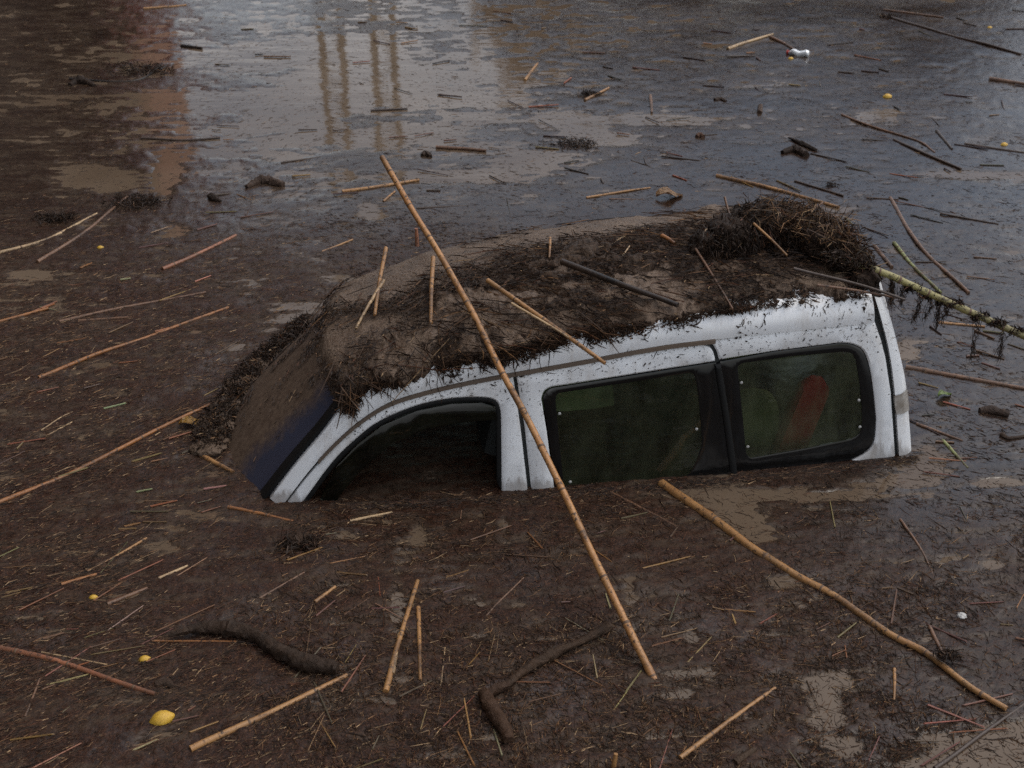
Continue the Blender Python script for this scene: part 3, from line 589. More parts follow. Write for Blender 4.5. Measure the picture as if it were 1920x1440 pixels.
def lumps(name, pts, rad, m, flat=.6, seed=0):
    bm = bmesh.new()
    for q, (p, r) in enumerate(zip(pts, rad)):
        g = bmesh.ops.create_icosphere(bm, subdivisions=4, radius=1)
        for v in g['verts']:
            c = np.array(v.co); k = .55+.6*float(fbm(np.array(c[0]*1.8+c[2]*1.3+seed+q), np.array(c[1]*1.8-c[2]), 3, 5))+.3*float(vn(np.array(c[0]*8+c[2]*5), np.array(c[1]*8+q), 8))
            c = c*k*r; c[2] *= flat; v.co = Vector(np.array(p)+c)
    me = bpy.data.meshes.new(name); bm.to_mesh(me); bm.free(); me.polygons.foreach_set('use_smooth', np.ones(len(me.polygons), bool)); return me
# root clump on the rear far corner of the roof
def roof_at(px, py):       # the roof point seen there
    d = ray(px, py); k = (RT.reshape(-1, 3)-CAM); k = k/np.linalg.norm(k, axis=1)[:, None]; q = d/np.linalg.norm(d); i = int(np.argmax(k@q)); return RT.reshape(-1, 3)[i]
ck = [roof_at(*p) for p in ((1325,478),(1375,466),(1430,452),(1490,460),(1545,478),(1600,505),(1640,520))]
cr = [.11, .14, .17, .16, .14, .11, .08]
ckp = [p+Z*r*k for p, r, k in zip(ck, cr, (.35, .55, .5, .3, .5, .3, .4))]
rc = tag(link('root_clump', lumps('root_clump', ckp, [r*.9 for r in cr], m_bark, .72, 3), m_bark), 'heap of dark muddy reed roots on the rear corner of the van roof', 'root clump'); rc.color = (.02, .013, .009, 1)
V, F, cl = strands(ckp, [r*1.04 for r in cr], 7000, .026, .009, .5, (60, 32, 8, 3, 1, .4, 3), lift=.8)
Va, Fa, ca = strands([p-np.array([0, .1, 0])+Z*.01 for p in ckp[:4]], [r*.7 for r in cr[:4]], 2600, .05, .006, 1.6, (60, 32, 8, 2, .6, .3, 3), lift=.7)
F = np.vstack([F, Fa+len(V)]); V = np.vstack([V, Va]); cl = np.vstack([cl, ca])
V2, F2, c2_ = strands([p+Z*.08 for p in ckp[2:6]], [.16, .17, .15, .12], 1500, .075, .0055, 0, (14, 20, 22, 22, 18, 8, 6), .55)
V3, F3, c3 = strands(ckp[1:], [r*1.05 for r in cr[1:]], 260, .15, .007, .1, (20, 26, 24, 16, 10, 5, 6), .7, .35)
F2 = np.vstack([F2, F3+len(V2)]); V2 = np.vstack([V2, V3]); c2_ = np.vstack([c2_, c3])
o = link('root_strands', arr_mesh('root_strands', np.vstack([V, V2]), np.vstack([F, F2+len(V)]), False, np.vstack([cl, c2_])), m_frag, rc); o['kind'] = 'stuff'
# pile against the windscreen and the sunk bonnet
cw = [wat(*p, .02) for p in ((395,835),(408,800),(430,765),(455,725),(485,690),(515,660),(548,628),(575,600))]
cwr = [.09, .12, .11, .11, .10, .09, .07, .05]
V, F, cl = strands([p+Z*.015 for p in cw], [x*1.05 for x in cwr], 8000, .020, .007, 0, lift=.38, sd=.8)
tag(link('windscreen_litter', arr_mesh('windscreen_litter', V, F, False, cl), m_frag), 'dark sodden plant litter banked against the foot of the windscreen', 'debris', kind='stuff')
tag(link('windscreen_silt', lumps('windscreen_silt', cw, [r*.95 for r in cwr], m_mud, .28, 9), m_mud), 'brown silt bank washed up round the windscreen', 'mud', kind='stuff')
# a little litter on the glass and its upper edge
n = 6500; i = rng.integers(10, len(WS)-1, n); s = rng.random(n)*.82+.14; jx = s*(nw-1); jj = jx.astype(int); f = (jx-jj)[:, None]
P0 = WS[i, jj]*(1-f)+WS[i, jj+1]*f; pk = rng.random(n) < np.clip(sst((i-IC)/10)*.9+.08+.9*(np.abs(s-.62) < .07)+(s > .8)*.8, 0, 1)*sst((vn(loc(P0)[1]*8, loc(P0)[2]*10, 3)-.25)*3); P0 = P0[pk]; n = len(P0)
Nn = np.array([-U*.7+Z*.7]*n); ang = rng.normal(.9, .7, n); D = (M*np.cos(ang)[:, None]+(U*.7+Z*.7)*np.sin(ang)[:, None]); W_ = rng.uniform(.002, .007, n)
V, F, cl = prisms(P0+Nn*.006, D, Nn, np.clip(rng.lognormal(-4.0, .6, n), .006, .12), W_, W_*.7, tint(n, (46, 34, 14, 5, 2, 1, 3)), .05)
tag(link('glass_litter', arr_mesh('glass_litter', V, F, False, cl), m_frag), 'shreds of reed stuck to the muddy windscreen', 'debris', kind='stuff')

# ------------------------------------------------------------------ canes, stalks and sticks
ORANGE, TAN, PALE, DARK, GREEN, RED, BROWN, BLACK = (.31, .13, .04), (.36, .19, .07), (.50, .35, .19), (.055, .035, .025), (.24, .26, .09), (.30, .12, .06), (.17, .09, .05), (.012, .010, .009)
def tube(pts, rad, sides=8, name='stalk', rough=0.0, origin=None):
    P = np.array(pts, float); k = len(P); tg_ = np.gradient(P, axis=0); tg_ /= np.linalg.norm(tg_, axis=1)[:, None]+1e-9
    ref = np.array([0, 0, 1.0]) if abs(tg_[0, 2]) < .9 else np.array([1.0, 0, 0])
    a = np.cross(tg_, ref); a /= np.linalg.norm(a, axis=1)[:, None]; b = np.cross(a, tg_)
    th_ = np.arange(sides)*2*PI/sides; r = np.broadcast_to(rad, k)[:, None]*(1+rough*(rng.random((k, sides))-.5))
    V = P[:, None]+a[:, None]*(np.cos(th_)[None]*r)[..., None]+b[:, None]*(np.sin(th_)[None]*r)[..., None]
    o_ = P.mean(0) if origin is None else origin; V = V-o_
    F = [tuple(int(x) for x in f) for f in grid_faces(k, sides, True)]+[tuple(range(sides)), tuple(range((k-1)*sides, k*sides))[::-1]]
    me = bpy.data.meshes.new(name); me.from_pydata(V.reshape(-1, 3).tolist(), [], F); me.polygons.foreach_set('use_smooth', np.ones(len(F), bool))
    uv = me.uv_layers.new(name='UVMap'); lv = np.empty(len(me.loops), int); me.loops.foreach_get('vertex_index', lv)
    uv.data.foreach_set('uv', np.stack([(lv % sides)/sides, (lv//sides)*.05], 1).astype(np.float32).ravel())
    me.set_sharp_from_angle(angle=math.radians(50)); return me, o_
def polyline(pts, step=.03, wob=.0):
    P = np.array(pts, float); L_ = np.linalg.norm(np.diff(P, axis=0), axis=1).sum(); n = max(4, int(L_/step))
    Q = catmull(P, n) if len(P) > 2 else P[0]+(P[1]-P[0])*np.linspace(0, 1, n)[:, None]
    if wob:
        t_ = np.linspace(0, L_*3, n); s = rng.random()*90
        Q = Q+np.stack([vn(t_, t_*0+s)-.5, vn(t_, t_*0+s+5)-.5, .5*(vn(t_, t_*0+s+9)-.5)], 1)*wob
    return Q, L_
def px2m(px, P): return px*np.linalg.norm(P-CAM)/FPX
def cane(pts3, wpx, col, label, cat='cane', name='reed_cane', group=None, nodes=None, taper=.75, m=None, wob=.022, rough=.04, sides=9):
    Q, L_ = polyline(pts3, .025, wob); r = px2m(wpx, Q[len(Q)//2])*.45; k = len(Q)
    rad = np.linspace(1, taper, k)*r; t_ = np.linspace(0, L_, k)
    nn = [] if nodes is None else list(np.arange(nodes*rng.uniform(.4, .9), L_-.03, nodes)*1.0)
    for x in nn: rad = rad*(1+.12*np.exp(-((t_-x)/.012)**2))
    me, o_ = tube(Q, rad, sides, name, rough); ob = link(name, me, m or m_cane); ob.location = o_; ob.color = (*col, 1)
    tag(ob, label, cat, group)
    for x in nn:
        i = int(np.clip(np.searchsorted(t_, x), 1, k-2)); d_ = Q[i+1]-Q[i-1]; d_ /= np.linalg.norm(d_)
        m2, _ = tube([Q[i]-d_*.005, Q[i]-d_*.002, Q[i]+d_*.003, Q[i]+d_*.006], rad[i]*np.array([.98, 1.06, 1.05, .97]), sides, 'node', 0, o_)
        link('node', m2, m_node, ob)
    return ob
def onw(*pts, z=.008): return [wat(float(a), float(b), z) for a, b in pts]
FLO = [ # floating on the water: points, width px, colour, node spacing, label
 ([(0,944),(140,883),(270,818),(408,752)],10,ORANGE,.28,'long orange cane pointing at the windscreen from the left edge'),
 ([(75,707),(250,640),(428,577)],8,ORANGE,.3,'orange cane upper neighbour of the longest one left of the windscreen'),
 ([(-20,482),(95,445),(183,400)],7,PALE,.3,'pale cane at the left edge crossing under a darker stalk'),
 ([(68,492),(150,440),(240,368)],8,BROWN,None,'brown stalk leaning over the pale cane near the left edge'),
 ([(305,505),(370,478),(442,440)],9,RED,.2,'short reddish cane lying beyond the windscreen, small lemon to its left'),
 ([(110,602),(240,575),(388,548)],7,BROWN,.25,'brown cane lying just above the orange cane on the left'),
 ([(-15,604),(90,578)],7,ORANGE,None,'short orange cane end cut by the left edge of the picture'),
 ([(145,600),(240,597)],6,BROWN,None,'short level brown stalk left of the van below a longer brown cane'),
 ([(75,808),(130,776),(200,763)],3,PALE,None,'thin whitish broken straw above the long orange cane on the left'),
 ([(82,820),(133,792)],4,PALE,None,'short whitish straw piece under the thin broken straw on the left'),
 ([(378,855),(435,885)],12,TAN,None,'stubby pale cane piece beside the sunk windscreen corner'),
 ([(425,953),(490,964),(553,977)],8,ORANGE,.3,'orange stalk just below the foot of the windscreen pillar'),
 ([(655,980),(735,961)],7,PALE,None,'pale stalk floating under the open front window'),
 ([(-20,1210),(110,1240),(295,1300)],13,RED,.26,'thick reddish cane entering from the left edge above the lemons'),
 ([(360,1410),(500,1340),(655,1268)],15,TAN,.27,'thick tan cane with split end to the right of the big lemon'),
 ([(718,1300),(745,1205),(782,1090)],13,TAN,.22,'pale spotted cane standing out upright in front of the van'),
 ([(735,1262),(750,1190)],8,PALE,None,'thin pale stalk tucked against the pale spotted cane'),
 ([(785,1140),(788,1205),(790,1275)],10,TAN,None,'short mottled cane just right of the pale spotted cane'),
 ([(823,1285),(835,1215)],4,PALE,None,'thin pale straw right of the two short upright canes'),
 ([(1243,908),(1330,970),(1400,1023),(1470,1060),(1540,1103),(1600,1148),(1668,1192),(1735,1225),(1812,1283),(1885,1330)],21,TAN,.3,'thickest tan cane running from the sliding window to the lower right'),
 ([(1275,1422),(1370,1350),(1455,1288)],11,TAN,.3,'bright tan cane slanting up near the bottom edge below the thickest cane'),
 ([(1148,922),(1200,950),(1265,985)],8,BROWN,None,'brown stalk lying under the sliding window left of the thickest cane'),
 ([(1690,977),(1725,1030),(1755,1095)],6,BROWN,None,'slender bent brown stalk right of the thickest cane'),
 ([(1750,1437),(1840,1380),(1935,1312)],9,DARK,None,'dark stick crossing the tan puddle in the bottom right corner'),
 ([(1745,1175),(1772,1235)],9,BROWN,None,'short brown stalk leaning on the thickest cane at its muddy knot'),
 ([(1675,1255),(1678,1315)],7,TAN,None,'short upright tan stalk below the thickest cane'),
 ([(590,1128),(628,1100)],9,TAN,None,'stubby tan stalk between the driftwood and the van'),
 ([(490,1122),(570,1075)],6,BROWN,None,'brown stalk above the driftwood log'),
 ([(165,1072),(215,1045),(272,1010)],7,TAN,None,'tan stalk at the edge of a blue water crack on the left'),
 ([(118,1095),(185,1075)],8,ORANGE,None,'short orange stalk left of the driftwood among straw'),
 ([(205,1130),(278,1100)],10,BROWN,None,'chunky brown stalk above the small lemon'),
 ([(300,1085),(355,1060)],7,PALE,None,'pale stalk end above the driftwood log on the left'),
 ([(905,1167),(935,1130),(978,1085)],5,BROWN,None,'thin brown stalk in front of the van, left of the leaning cane'),
 ([(575,1172),(610,1200),(645,1225)],6,DARK,None,'thin dark stick just above the right end of the driftwood'),
 ([(285,1202),(445,1203)],4,ORANGE,None,'thin orange straw lying along the driftwood'),
 ([(75,1225),(200,1247)],4,PALE,None,'thin pale straw above the thick reddish cane'),
 ([(45,1345),(75,1275)],6,BROWN,None,'brown stalk at the lower left below the thick reddish cane'),
 ([(1345,330),(1460,358),(1575,390)],9,TAN,.3,'tan cane floating behind the root clump on the roof'),
 ([(1670,370),(1720,455),(1815,548)],9,BROWN,.2,'long brown cane lying right of the root clump'),
 ([(1675,455),(1715,500),(1765,548)],8,GREEN,.08,'mossy green reed on the water beside the root clump'),
 ([(1640,462),(1672,502)],10,BROWN,None,'short brown stalk between root clump and mossy green reed'),
 ([(1700,688),(1800,705),(1940,732)],10,BROWN,.3,'brown cane reaching the right edge level with the quarter window'),
 ([(1758,605),(1845,613)],6,TAN,None,'small tan stalk under the green cane on the right'),
 ([(1655,28),(1760,60),(1915,102)],7,DARK,None,'long dark pole in the upper right corner'),
 ([(1655,18),(1770,33)],5,BROWN,None,'brown stick above the long dark pole in the upper right corner'),
 ([(1365,92),(1400,80),(1450,65)],7,PALE,None,'pale stick on the far water left of the plastic bottle'),
 ([(1443,70),(1470,82),(1490,94)],7,BROWN,None,'brown stick ending at the plastic bottle'),
 ([(1855,148),(1940,160)],9,BROWN,None,'brown stick at the right edge below the long dark pole'),
 ([(1580,215),(1630,237),(1720,265),(1752,285)],5,BROWN,None,'thin brown stalk on the far right water above a thicker one'),
 ([(1678,262),(1735,290),(1800,318)],7,DARK,None,'dark stalk on the right water above the tan cane'),
 ([(1755,245),(1785,280)],6,DARK,None,'short dark stick on the far right grey water'),
 ([(640,359),(710,350),(785,337)],8,TAN,.25,'tan cane on the water crossed by the tall leaning cane'),
 ([(818,276),(870,279),(912,283)],8,BROWN,.15,'brown stick on tan water beyond the top of the leaning cane'),
 ([(695,207),(765,204)],5,DARK,None,'dark stick under the reflections of the two masts'),
 ([(262,260),(340,262),(412,259)],5,DARK,None,'thin dark stick on the edge of the building reflection'),
 ([(270,16),(350,9)],5,TAN,None,'tan stick at the top edge by the red reflection'),
 ([(340,86),(378,91)],8,BLACK,None,'short black stick right of the red reflection'),
 ([(130,148),(215,152),(265,148),(300,125)],5,BLACK,None,'long black twig bent up at one end in the dark reflection'),
 ([(1140,373),(1212,374)],3,BROWN,None,'thin brown straw behind the middle of the roof'),
 ([(1100,370),(1220,352)],5,TAN,None,'tan straw beyond the middle of the roof'),
 ([(1490,340),(1582,368)],5,DARK,None,'thin dark stick above the tan cane behind the root clump'),
 ([(1720,796),(1802,826)],6,BROWN,None,'brown stalk right of the rear lamp'),
 ([(1768,826),(1815,876)],7,GREEN,None,'short dark green stalk on the water right of the tailgate'),
 ([(780,390),(880,384)],5,DARK,None,'dark stick beyond the roof right of the leaning cane'),
 ([(1097,188),(1140,165)],6,TAN,None,'tan stick with litter on the far water above the roof'),
 ([(1220,180),(1221,212)],7,BROWN,None,'small stick pointing straight at the van in the grey water'),
 ([(985,150),(1009,118)],6,TAN,None,'tan stick on far water above the tan patch'),
 ([(525,305),(610,292)],4,DARK,None,'thin dark straw on the tan water'),
 ([(1810,270),(1925,287)],6,DARK,None,'dark stick by the small lemon at the right edge'),
 ([(720,377),(740,358)],5,TAN,None,'small tan stick just left of the leaning cane'),
 ([(602,470),(660,450)],5,TAN,None,'tan straw on water beyond the windscreen'),
 ([(1765,402),(1870,420)],4,DARK,None,'thin dark stalk right of the long brown cane'),
]
for pts, wpx, col, nd, lab in FLO:
    z = .004+px2m(wpx, wat(*pts[0]))*.1
    cane(onw(*pts, z=z), wpx, col, lab, 'stick' if col in (DARK, BLACK) else ('cane' if nd else 'stalk'), 'reed_cane' if nd else ('stick' if col in (DARK, BLACK) else 'reed_stalk'), nodes=nd, taper=.5 if wpx > 20 else .72, wob=.032 if wpx > 20 else .022)
# the tall cane leaning over the van
b0 = wat(1236, 1292, -.02); dt = ray(930, 662)
i = int(np.argmin(np.abs(Tp[:, 0]-935))); tchP = roof_pt(np.array([(i-IC)/(NS-1-IC)]), np.array([-.3]))[0]+Z*.05-M*.03
n_ = np.cross(tchP-b0, np.cross(ray(1236, 1292), tchP-b0)); top = onplane(716., 293., b0, n_/np.linalg.norm(n_))
md = onplane(878., 575., b0, n_/np.linalg.norm(n_)); lo = onplane(1040., 892., b0, n_/np.linalg.norm(n_))
cane([top, md, lo, b0], 13, (.42, .21, .075), 'tall spotted cane leaning across the van roof and front door', nodes=.21, taper=1.15, wob=.012)
# on the roof
def surf_at(px, py):
    if py > np.interp(px, Tp[:, 0], Tp[:, 1]): return on_side(px, py)-M*.015
    return roof_at(px, py)
ROOFS = [
 ([(727,472,.15),(716,530,.08),(706,592,.04)],9,TAN,None,'upright orange stalk at the front of the roof, taller of a crossing pair'),
 ([(716,527,.09),(693,575,.06),(668,618,.03)],8,PALE,None,'pale stalk leaning on the taller one at the front of the roof'),
 ([(811,488,.10),(809,550,.07),(808,607,.04)],10,TAN,.12,'stubby tan cane stuck in the roof mud left of the leaning cane'),
 ([(912,527,.05),(1010,592,.05),(1133,680,.05)],11,TAN,.2,'tan cane sloping over the roof edge right of the leaning cane'),
 ([(960,567,.03),(1030,615,.03),(1100,655,.03)],6,PALE,None,'thin pale stalk beneath the tan cane on the roof edge'),
 ([(1058,492,.09),(1160,530,.08),(1262,577,.06)],14,BLACK,None,'black pipe-like stick lying in the middle of the roof'),
 ([(1300,470,.05),(1335,530,.04),(1372,578,.03)],6,BROWN,None,'brown stalk on the roof below the root clump'),
 ([(1408,432,.17),(1440,458,.14),(1470,486,.1)],6,TAN,None,'slim tan stalk slanting down the front of the root clump'),
 ([(1243,442,.05),(1262,458,.04)],10,ORANGE,None,'stubby orange stalk end behind the root clump on the roof'),
 ([(1130,470,.03),(1195,425,.03)],4,PALE,None,'thin pale straw on the bare far side of the roof'),
 ([(1033,450,.06),(1036,490,.03)],6,TAN,None,'small upright stalk at the far edge of the roof'),
 ([(1150,505,.03),(1170,465,.05)],4,PALE,None,'short pale straw left of the root clump on the roof'),
 ([(1105,480,.03),(1135,498,.03)],4,BROWN,None,'short brown twig beside the black stick'),
 ([(1490,505,.05),(1570,530,.04),(1690,560,.02)],7,DARK,None,'dark stalk reaching past the rear corner of the roof'),
 ([(1530,540,.03),(1640,552,.05),(1680,562,.06)],6,BROWN,None,'lowest brown stalk jutting over the rear corner of the roof'),
]
for pts, wpx, col, nd, lab in ROOFS:
    e0, e1 = (surf_at(a, b+u_*FPX*.8/6.5)+Z*u_ for a, b, u_ in (pts[0], pts[-1]))
    kk = 0
    while kk < 30:
        ps = e0+(e1-e0)*np.linspace(.1, .9, 9)[:, None]; dd = ps-CAM; zc = dd@np.array([0, _ct, -_st]); qx = 960+FPX*dd[:, 0]/zc; qy = 720-FPX*(dd@np.array([0, _st, _ct]))/zc
        if all(np.linalg.norm(p-CAM) < np.linalg.norm(surf_at(a_, b_)-CAM)-.035 for p, a_, b_ in zip(ps, qx, qy)): break
        e0 = CAM+(e0-CAM)*.998; e1 = CAM+(e1-CAM)*.998; kk += 1
    cane([e0, e0*.5+e1*.5+Z*.004, e1], wpx, col, lab, 'stalk' if nd is None else 'cane', 'reed_cane' if nd else 'reed_stalk', nodes=nd)
cane([wat(740, 480, .1)*0+roof_at(780, 470)+M*.12+Z*.03, roof_at(780, 470)+M*.12+Z*.13], 9, RED, 'small upright reddish stump at the far front of the roof', 'stalk', 'reed_stalk')
# green cane out of the root clump, over the water to the right
g0 = ckp[3]+Z*.0; 
def at_dist(px, py, y): d = ray(px, py); return CAM+d*((y-CAM[1])/d[1])
yr = roof_at(1600, 505)[1]-.14
gp = [at_dist(1555, 484, yr+.06), at_dist(1600, 494, yr+.03), at_dist(1660, 513, yr), at_dist(1720, 540, yr-.02), at_dist(1820, 586, yr-.05), at_dist(1925, 632, yr-.1), at_dist(2080, 700, yr-.15)]
gc = cane(gp, 15, (.29, .26, .095), 'yellow green cane hung with mud jutting from the root clump to the right', nodes=.17, taper=.95, wob=.006)
V, F, cl = strands([p-Z*.0 for p in catmull(gp, 20)[7:]], [.014]*13, 260, .03, .006, .4, lift=1)
hang = [strands([p+Z*.004 for p in catmull(gp, 20)[:6]], [.05, .045, .04, .034, .028, .016], 1500, .03, .006, .3, (56, 32, 10, 4, 1.5, .6, 3), .8)]
for px, py, ln, k in ((1725,548,.16,60),(1760,565,.14,70),(1775,570,.1,40),(1832,597,.22,70),(1880,622,.16,50),(1672,530,.12,120),(1690,540,.08,40),(1745,560,.1,40)):
    p = at_dist(px, py, yr-.03); hang.append(strands([p, p-Z*ln*.5+U*.01, p-Z*ln-U*.012*(1 if px % 2 else -1)], [.014, .010, .003], int(k*1.1), .04, .004, 2.2, lift=1))
for p, r in ((at_dist(1745, 553, yr-.02), .035), (at_dist(1790, 570, yr-.04), .03), (at_dist(1770, 566, yr-.03), .03), (at_dist(1838, 592, yr-.06), .03), (at_dist(1870, 605, yr-.08), .028), (at_dist(1905, 620, yr-.09), .022), (at_dist(1710, 540, yr-.02), .022)):
    hang.append(strands([p-U*.03, p+U*.03], [r*.7, r*.55], 260, .022, .008, .2, (60, 30, 8, 2, 0.5, .2, 2), .8))
for h_ in hang: F = np.vstack([F, h_[1]+len(V)]); V = np.vstack([V, h_[0]]); cl = np.vstack([cl, h_[2]])
o = link('clinging_roots', arr_mesh('clinging_roots', V, F, False, cl), m_frag); o.parent = gc; o.matrix_parent_inverse = Matrix.Translation(-gc.location); o['kind'] = 'stuff'
# twigs on the clump
for (a, b, y1), (c, d_, y2), lab in (((1500, 410, .1), (1545, 378, .2), 'twig sticking up at the top right of the root clump'), ((1500, 398, .1), (1572, 408, .1), 'level twig poking right from the root clump'), ((1360, 372, .1), (1372, 420, .0), 'thin twig at the crest of the root clump'), ((1540, 470, .0), (1548, 405, .0), 'thin upright twig behind the root clump')):
    yb = roof_at(1450, 440)[1]; cane([at_dist(a, b, yb+y1), at_dist(c, d_, yb+y2)], 5, BROWN, lab, 'twig', 'twig')

# ------------------------------------------------------------------ driftwood, bark, lemons, litter
def wood(pts, wid, col, label, cat, name, z=.01, rough=.42):
    P = onw(*pts, z=z); Q, L_ = polyline(P, .012, .03); k = len(Q); r = np.interp(np.linspace(0, 1, k), np.linspace(0, 1, len(wid)), wid)
    r = np.array([px2m(a, Q[0])*.5 for a in r])*(1+.5*(vn(np.arange(k)*.13, np.zeros(k), 7)-.5)); me, o_ = tube(Q, r, 12, name, rough); ob = link(name, me, m_bark); ob.location = o_; ob.color = (*col, 1); return tag(ob, label, cat)
wood([(318,1192),(380,1178),(430,1182),(475,1195),(520,1222),(575,1243),(632,1252)], [8, 20, 26, 22, 24, 27, 20], (.03, .02, .014), 'dark waterlogged driftwood log curving through the debris', 'log', 'driftwood_log', .03)
wood([(905,1298),(920,1330),(938,1360),(950,1392)], [26, 28, 24, 16], (.06, .03, .016), 'chunk of brown bark standing out below the leaning cane', 'bark', 'bark_chunk', .02)
wood([(908,1302),(930,1290),(950,1285)], [16, 20, 14], (.05, .026, .015), 'small bark knob joined to the end of a muddy branch', 'bark', 'bark_chunk', .02)
wood([(950,1285),(985,1258),(1040,1228),(1090,1205),(1145,1172)], [14, 14, 18, 13, 18], (.05, .03, .018), 'muddy branch running up from the bark towards the leaning cane', 'branch', 'muddy_branch', .022)
wood([(1380,1432),(1415,1405)], [16, 12], (.07, .045, .028), 'splintered brown wood at the bottom edge', 'wood', 'wood_splinter', .01)
wood([(1468,287),(1490,282),(1512,293)], [10, 18, 12], (.012, .008, .006), 'black sodden lump on the grey water beyond the roof', 'lump', 'driftwood_lump', .01)
wood([(1478,258),(1500,268),(1528,281)], [3, 9, 5], (.015, .012, .01), 'thin black scrap above the black sodden lump', 'lump', 'driftwood_lump', .01)
wood([(462,350),(490,338),(528,345)], [10, 20, 12], (.06, .04, .03), 'brown lump of driftwood at the near end of the tan water', 'lump', 'driftwood_lump', .01)
wood([(395,368),(402,374),(414,378)], [14, 16, 4], (.008, .006, .005), 'black scrap of wood beside the red reflection', 'lump', 'driftwood_lump', .01)
wood([(132,160),(150,152),(178,160)], [8, 18, 6], (.01, .007, .006), 'black lump in the dark reflection at the upper left', 'lump', 'driftwood_lump', .01)
wood([(792,290),(800,286),(808,292)], [8, 14, 8], (.03, .02, .015), 'dark knob on the tan water left of the leaning cane top', 'lump', 'driftwood_lump', .01)
wood([(1838,772),(1862,772),(1893,780)], [12, 18, 10], (.03, .02, .016), 'dark rough wood lump at the right edge beside the van', 'lump', 'driftwood_lump', .01)
wood([(1883,815),(1895,822),(1925,818)], [12, 8, 5], (.04, .025, .018), 'knobbed dark stick end at the right edge', 'stick', 'driftwood_stick', .01)
wood([(290,1280),(310,1276),(322,1284)], [14, 20, 10], (.05, .032, .022), 'brown lump of debris behind the big lemon', 'lump', 'driftwood_lump', .01)
wood([(1423,212),(1425,200),(1427,196)], [10, 9, 3], (.08, .05, .035), 'small pointed brown husk on grey water', 'husk', 'seed_husk', .01)
wood([(1306,256),(1312,254),(1318,257)], [9, 13, 9], (.10, .05, .03), 'round brown husk on the grey water beyond the roof', 'husk', 'seed_husk', .01)
wood([(540,1010),(560,1015),(580,1008)], [20, 40, 16], (.05, .03, .02), 'rough brown clod below the front door', 'clod', 'mud_clod', .0)
wood([(1340,188),(1352,186),(1362,190)], [8, 10, 6], (.03, .02, .015), 'small dark clod on far water above the roof', 'clod', 'mud_clod', .005)
wood([(725,592),(738,600),(748,606)], [6, 6, 6], (.1, .06, .04), 'hidden', 'clod', 'mud_clod', .0) if False else None
# tufts
def tuft(px, py, r, n, label, name='reed_tuft', z=.015, Lm=.06):
    p = wat(px, py, z); V, F, cl = strands([p-np.array([r*.6, 0, 0]), p+np.array([r*.6, 0, 0])], [r*.75, r*.55], n, Lm*.7, .007, 0, (60, 30, 8, 2, 1, .4, 2), .16); o_ = p.copy(); me = arr_mesh(name, V-o_, F, False, cl); ob = link(name, me, m_frag); ob.location = o_; return tag(ob, label, 'tuft')
tuft(255, 378, .22, 500, 'larger dark tuft of roots behind the brown stalk at upper left')
tuft(105, 408, .15, 300, 'smaller dark tuft of roots nearer the left edge')
tuft(270, 130, .30, 260, 'spread of dark twigs in the building reflection', Lm=.14)
tuft(1075, 268, .2, 260, 'flat dark tuft on far water above the roof middle')
tuft(1105, 175, .1, 150, 'little tan and dark tuft on far water')
tuft(1780, 1228, .05, 260, 'dark knot of roots caught on the thickest cane', z=.05, Lm=.03)
tuft(1665, 30, .1, 120, 'dark tuft at the end of the long dark pole')
tuft(560, 1018, .1, 300, 'tuft of torn roots below the front door')
tuft(1560, 345, .06, 60, 'tiny dark tuft right of the tan cane', Lm=.03)
bm = bmesh.new(); bmesh.ops.create_uvsphere(bm, u_segments=20, v_segments=14, radius=1)
for v in bm.verts:
    x_ = v.co.z; k = 1+.22*max(0, abs(x_)-.86)/.14; v.co = Vector((v.co.z*1.22*k, v.co.x, v.co.y))
lm = bpy.data.meshes.new('lemon'); bm.to_mesh(lm); bm.free(); lm.polygons.foreach_set('use_smooth', np.ones(len(lm.polygons), bool)); lm.materials.append(m_lemon)
for px, py, wpx, rz, col, lab in ((304,1351,44,.35,0,'big bright yellow lemon floating at the lower left'),(271,1238,22,.2,1,'small spotted lemon above the big one'),(188,466,13,.1,0,'small lemon on the brown mat far left of the windscreen'),(1663,183,17,.1,0,'lemon on the grey water at upper right'),(1482,111,10,0,0,'tiny lemon beside the plastic bottle'),(1882,273,14,.2,0,'greenish yellow lemon near the right edge'),(1855,53,9,0,1,'reddish little fruit in the upper right corner'),(175,1122,17,.1,1,'pale tan fruit rind left of the driftwood')):
    p = wat(px, py, 0); r = px2m(wpx, p)*.5/1.42; o = bpy.data.objects.new('lemon', lm); COL.objects.link(o); o.location = p+Z*r*.2; o.scale = (r, r, r*.95); o.rotation_euler = (.2, -.15, rz); tag(o, lab, 'lemon' if 'lemon' in lab else 'fruit')
def leaf(px, py, s, rz, col, label, name='leaf', n=1):
    p = wat(px, py, .012); bm = bmesh.new()
    k = 7; rows = []
    for i in range(k):
        q = i/(k-1); w_ = s*.32*math.sin(PI*min(1, q*.95+.03)); x_ = s*(q-.5)
        rows.append([bm.verts.new((x_, sgn*w_*(1 if sgn else 1), .004+s*.12*(abs(sgn))*(.5+rng.random())+.1*s*math.sin(q*5))) for sgn in (-1, 0, 1)])
    for a, b in zip(rows, rows[1:]):
        for j in (0, 1): bm.faces.new((a[j], a[j+1], b[j+1], b[j]))
    bmesh.ops.solidify(bm, geom=bm.faces[:], thickness=.002)
    me = bpy.data.meshes.new(name); bm.to_mesh(me); bm.free(); o = link(name, me, m_cane); o.location = p; o.rotation_euler.z = rz; o.color = (*col, 1); return tag(o, label, 'leaf')
leaf(358, 795, .12, .2, (.40, .22, .04), 'crumpled yellow leaf near the right end of the long orange cane')
leaf(1771, 742, .09, .4, (.20, .28, .08), 'small bright green leaf right of the rear lamp')
leaf(1255, 368, .20, .25, (.32, .19, .09), 'tan dry leaf on the water behind the roof')
leaf(738, 590, .08, -.5, (.3, .22, .15), 'hidden') if False else None
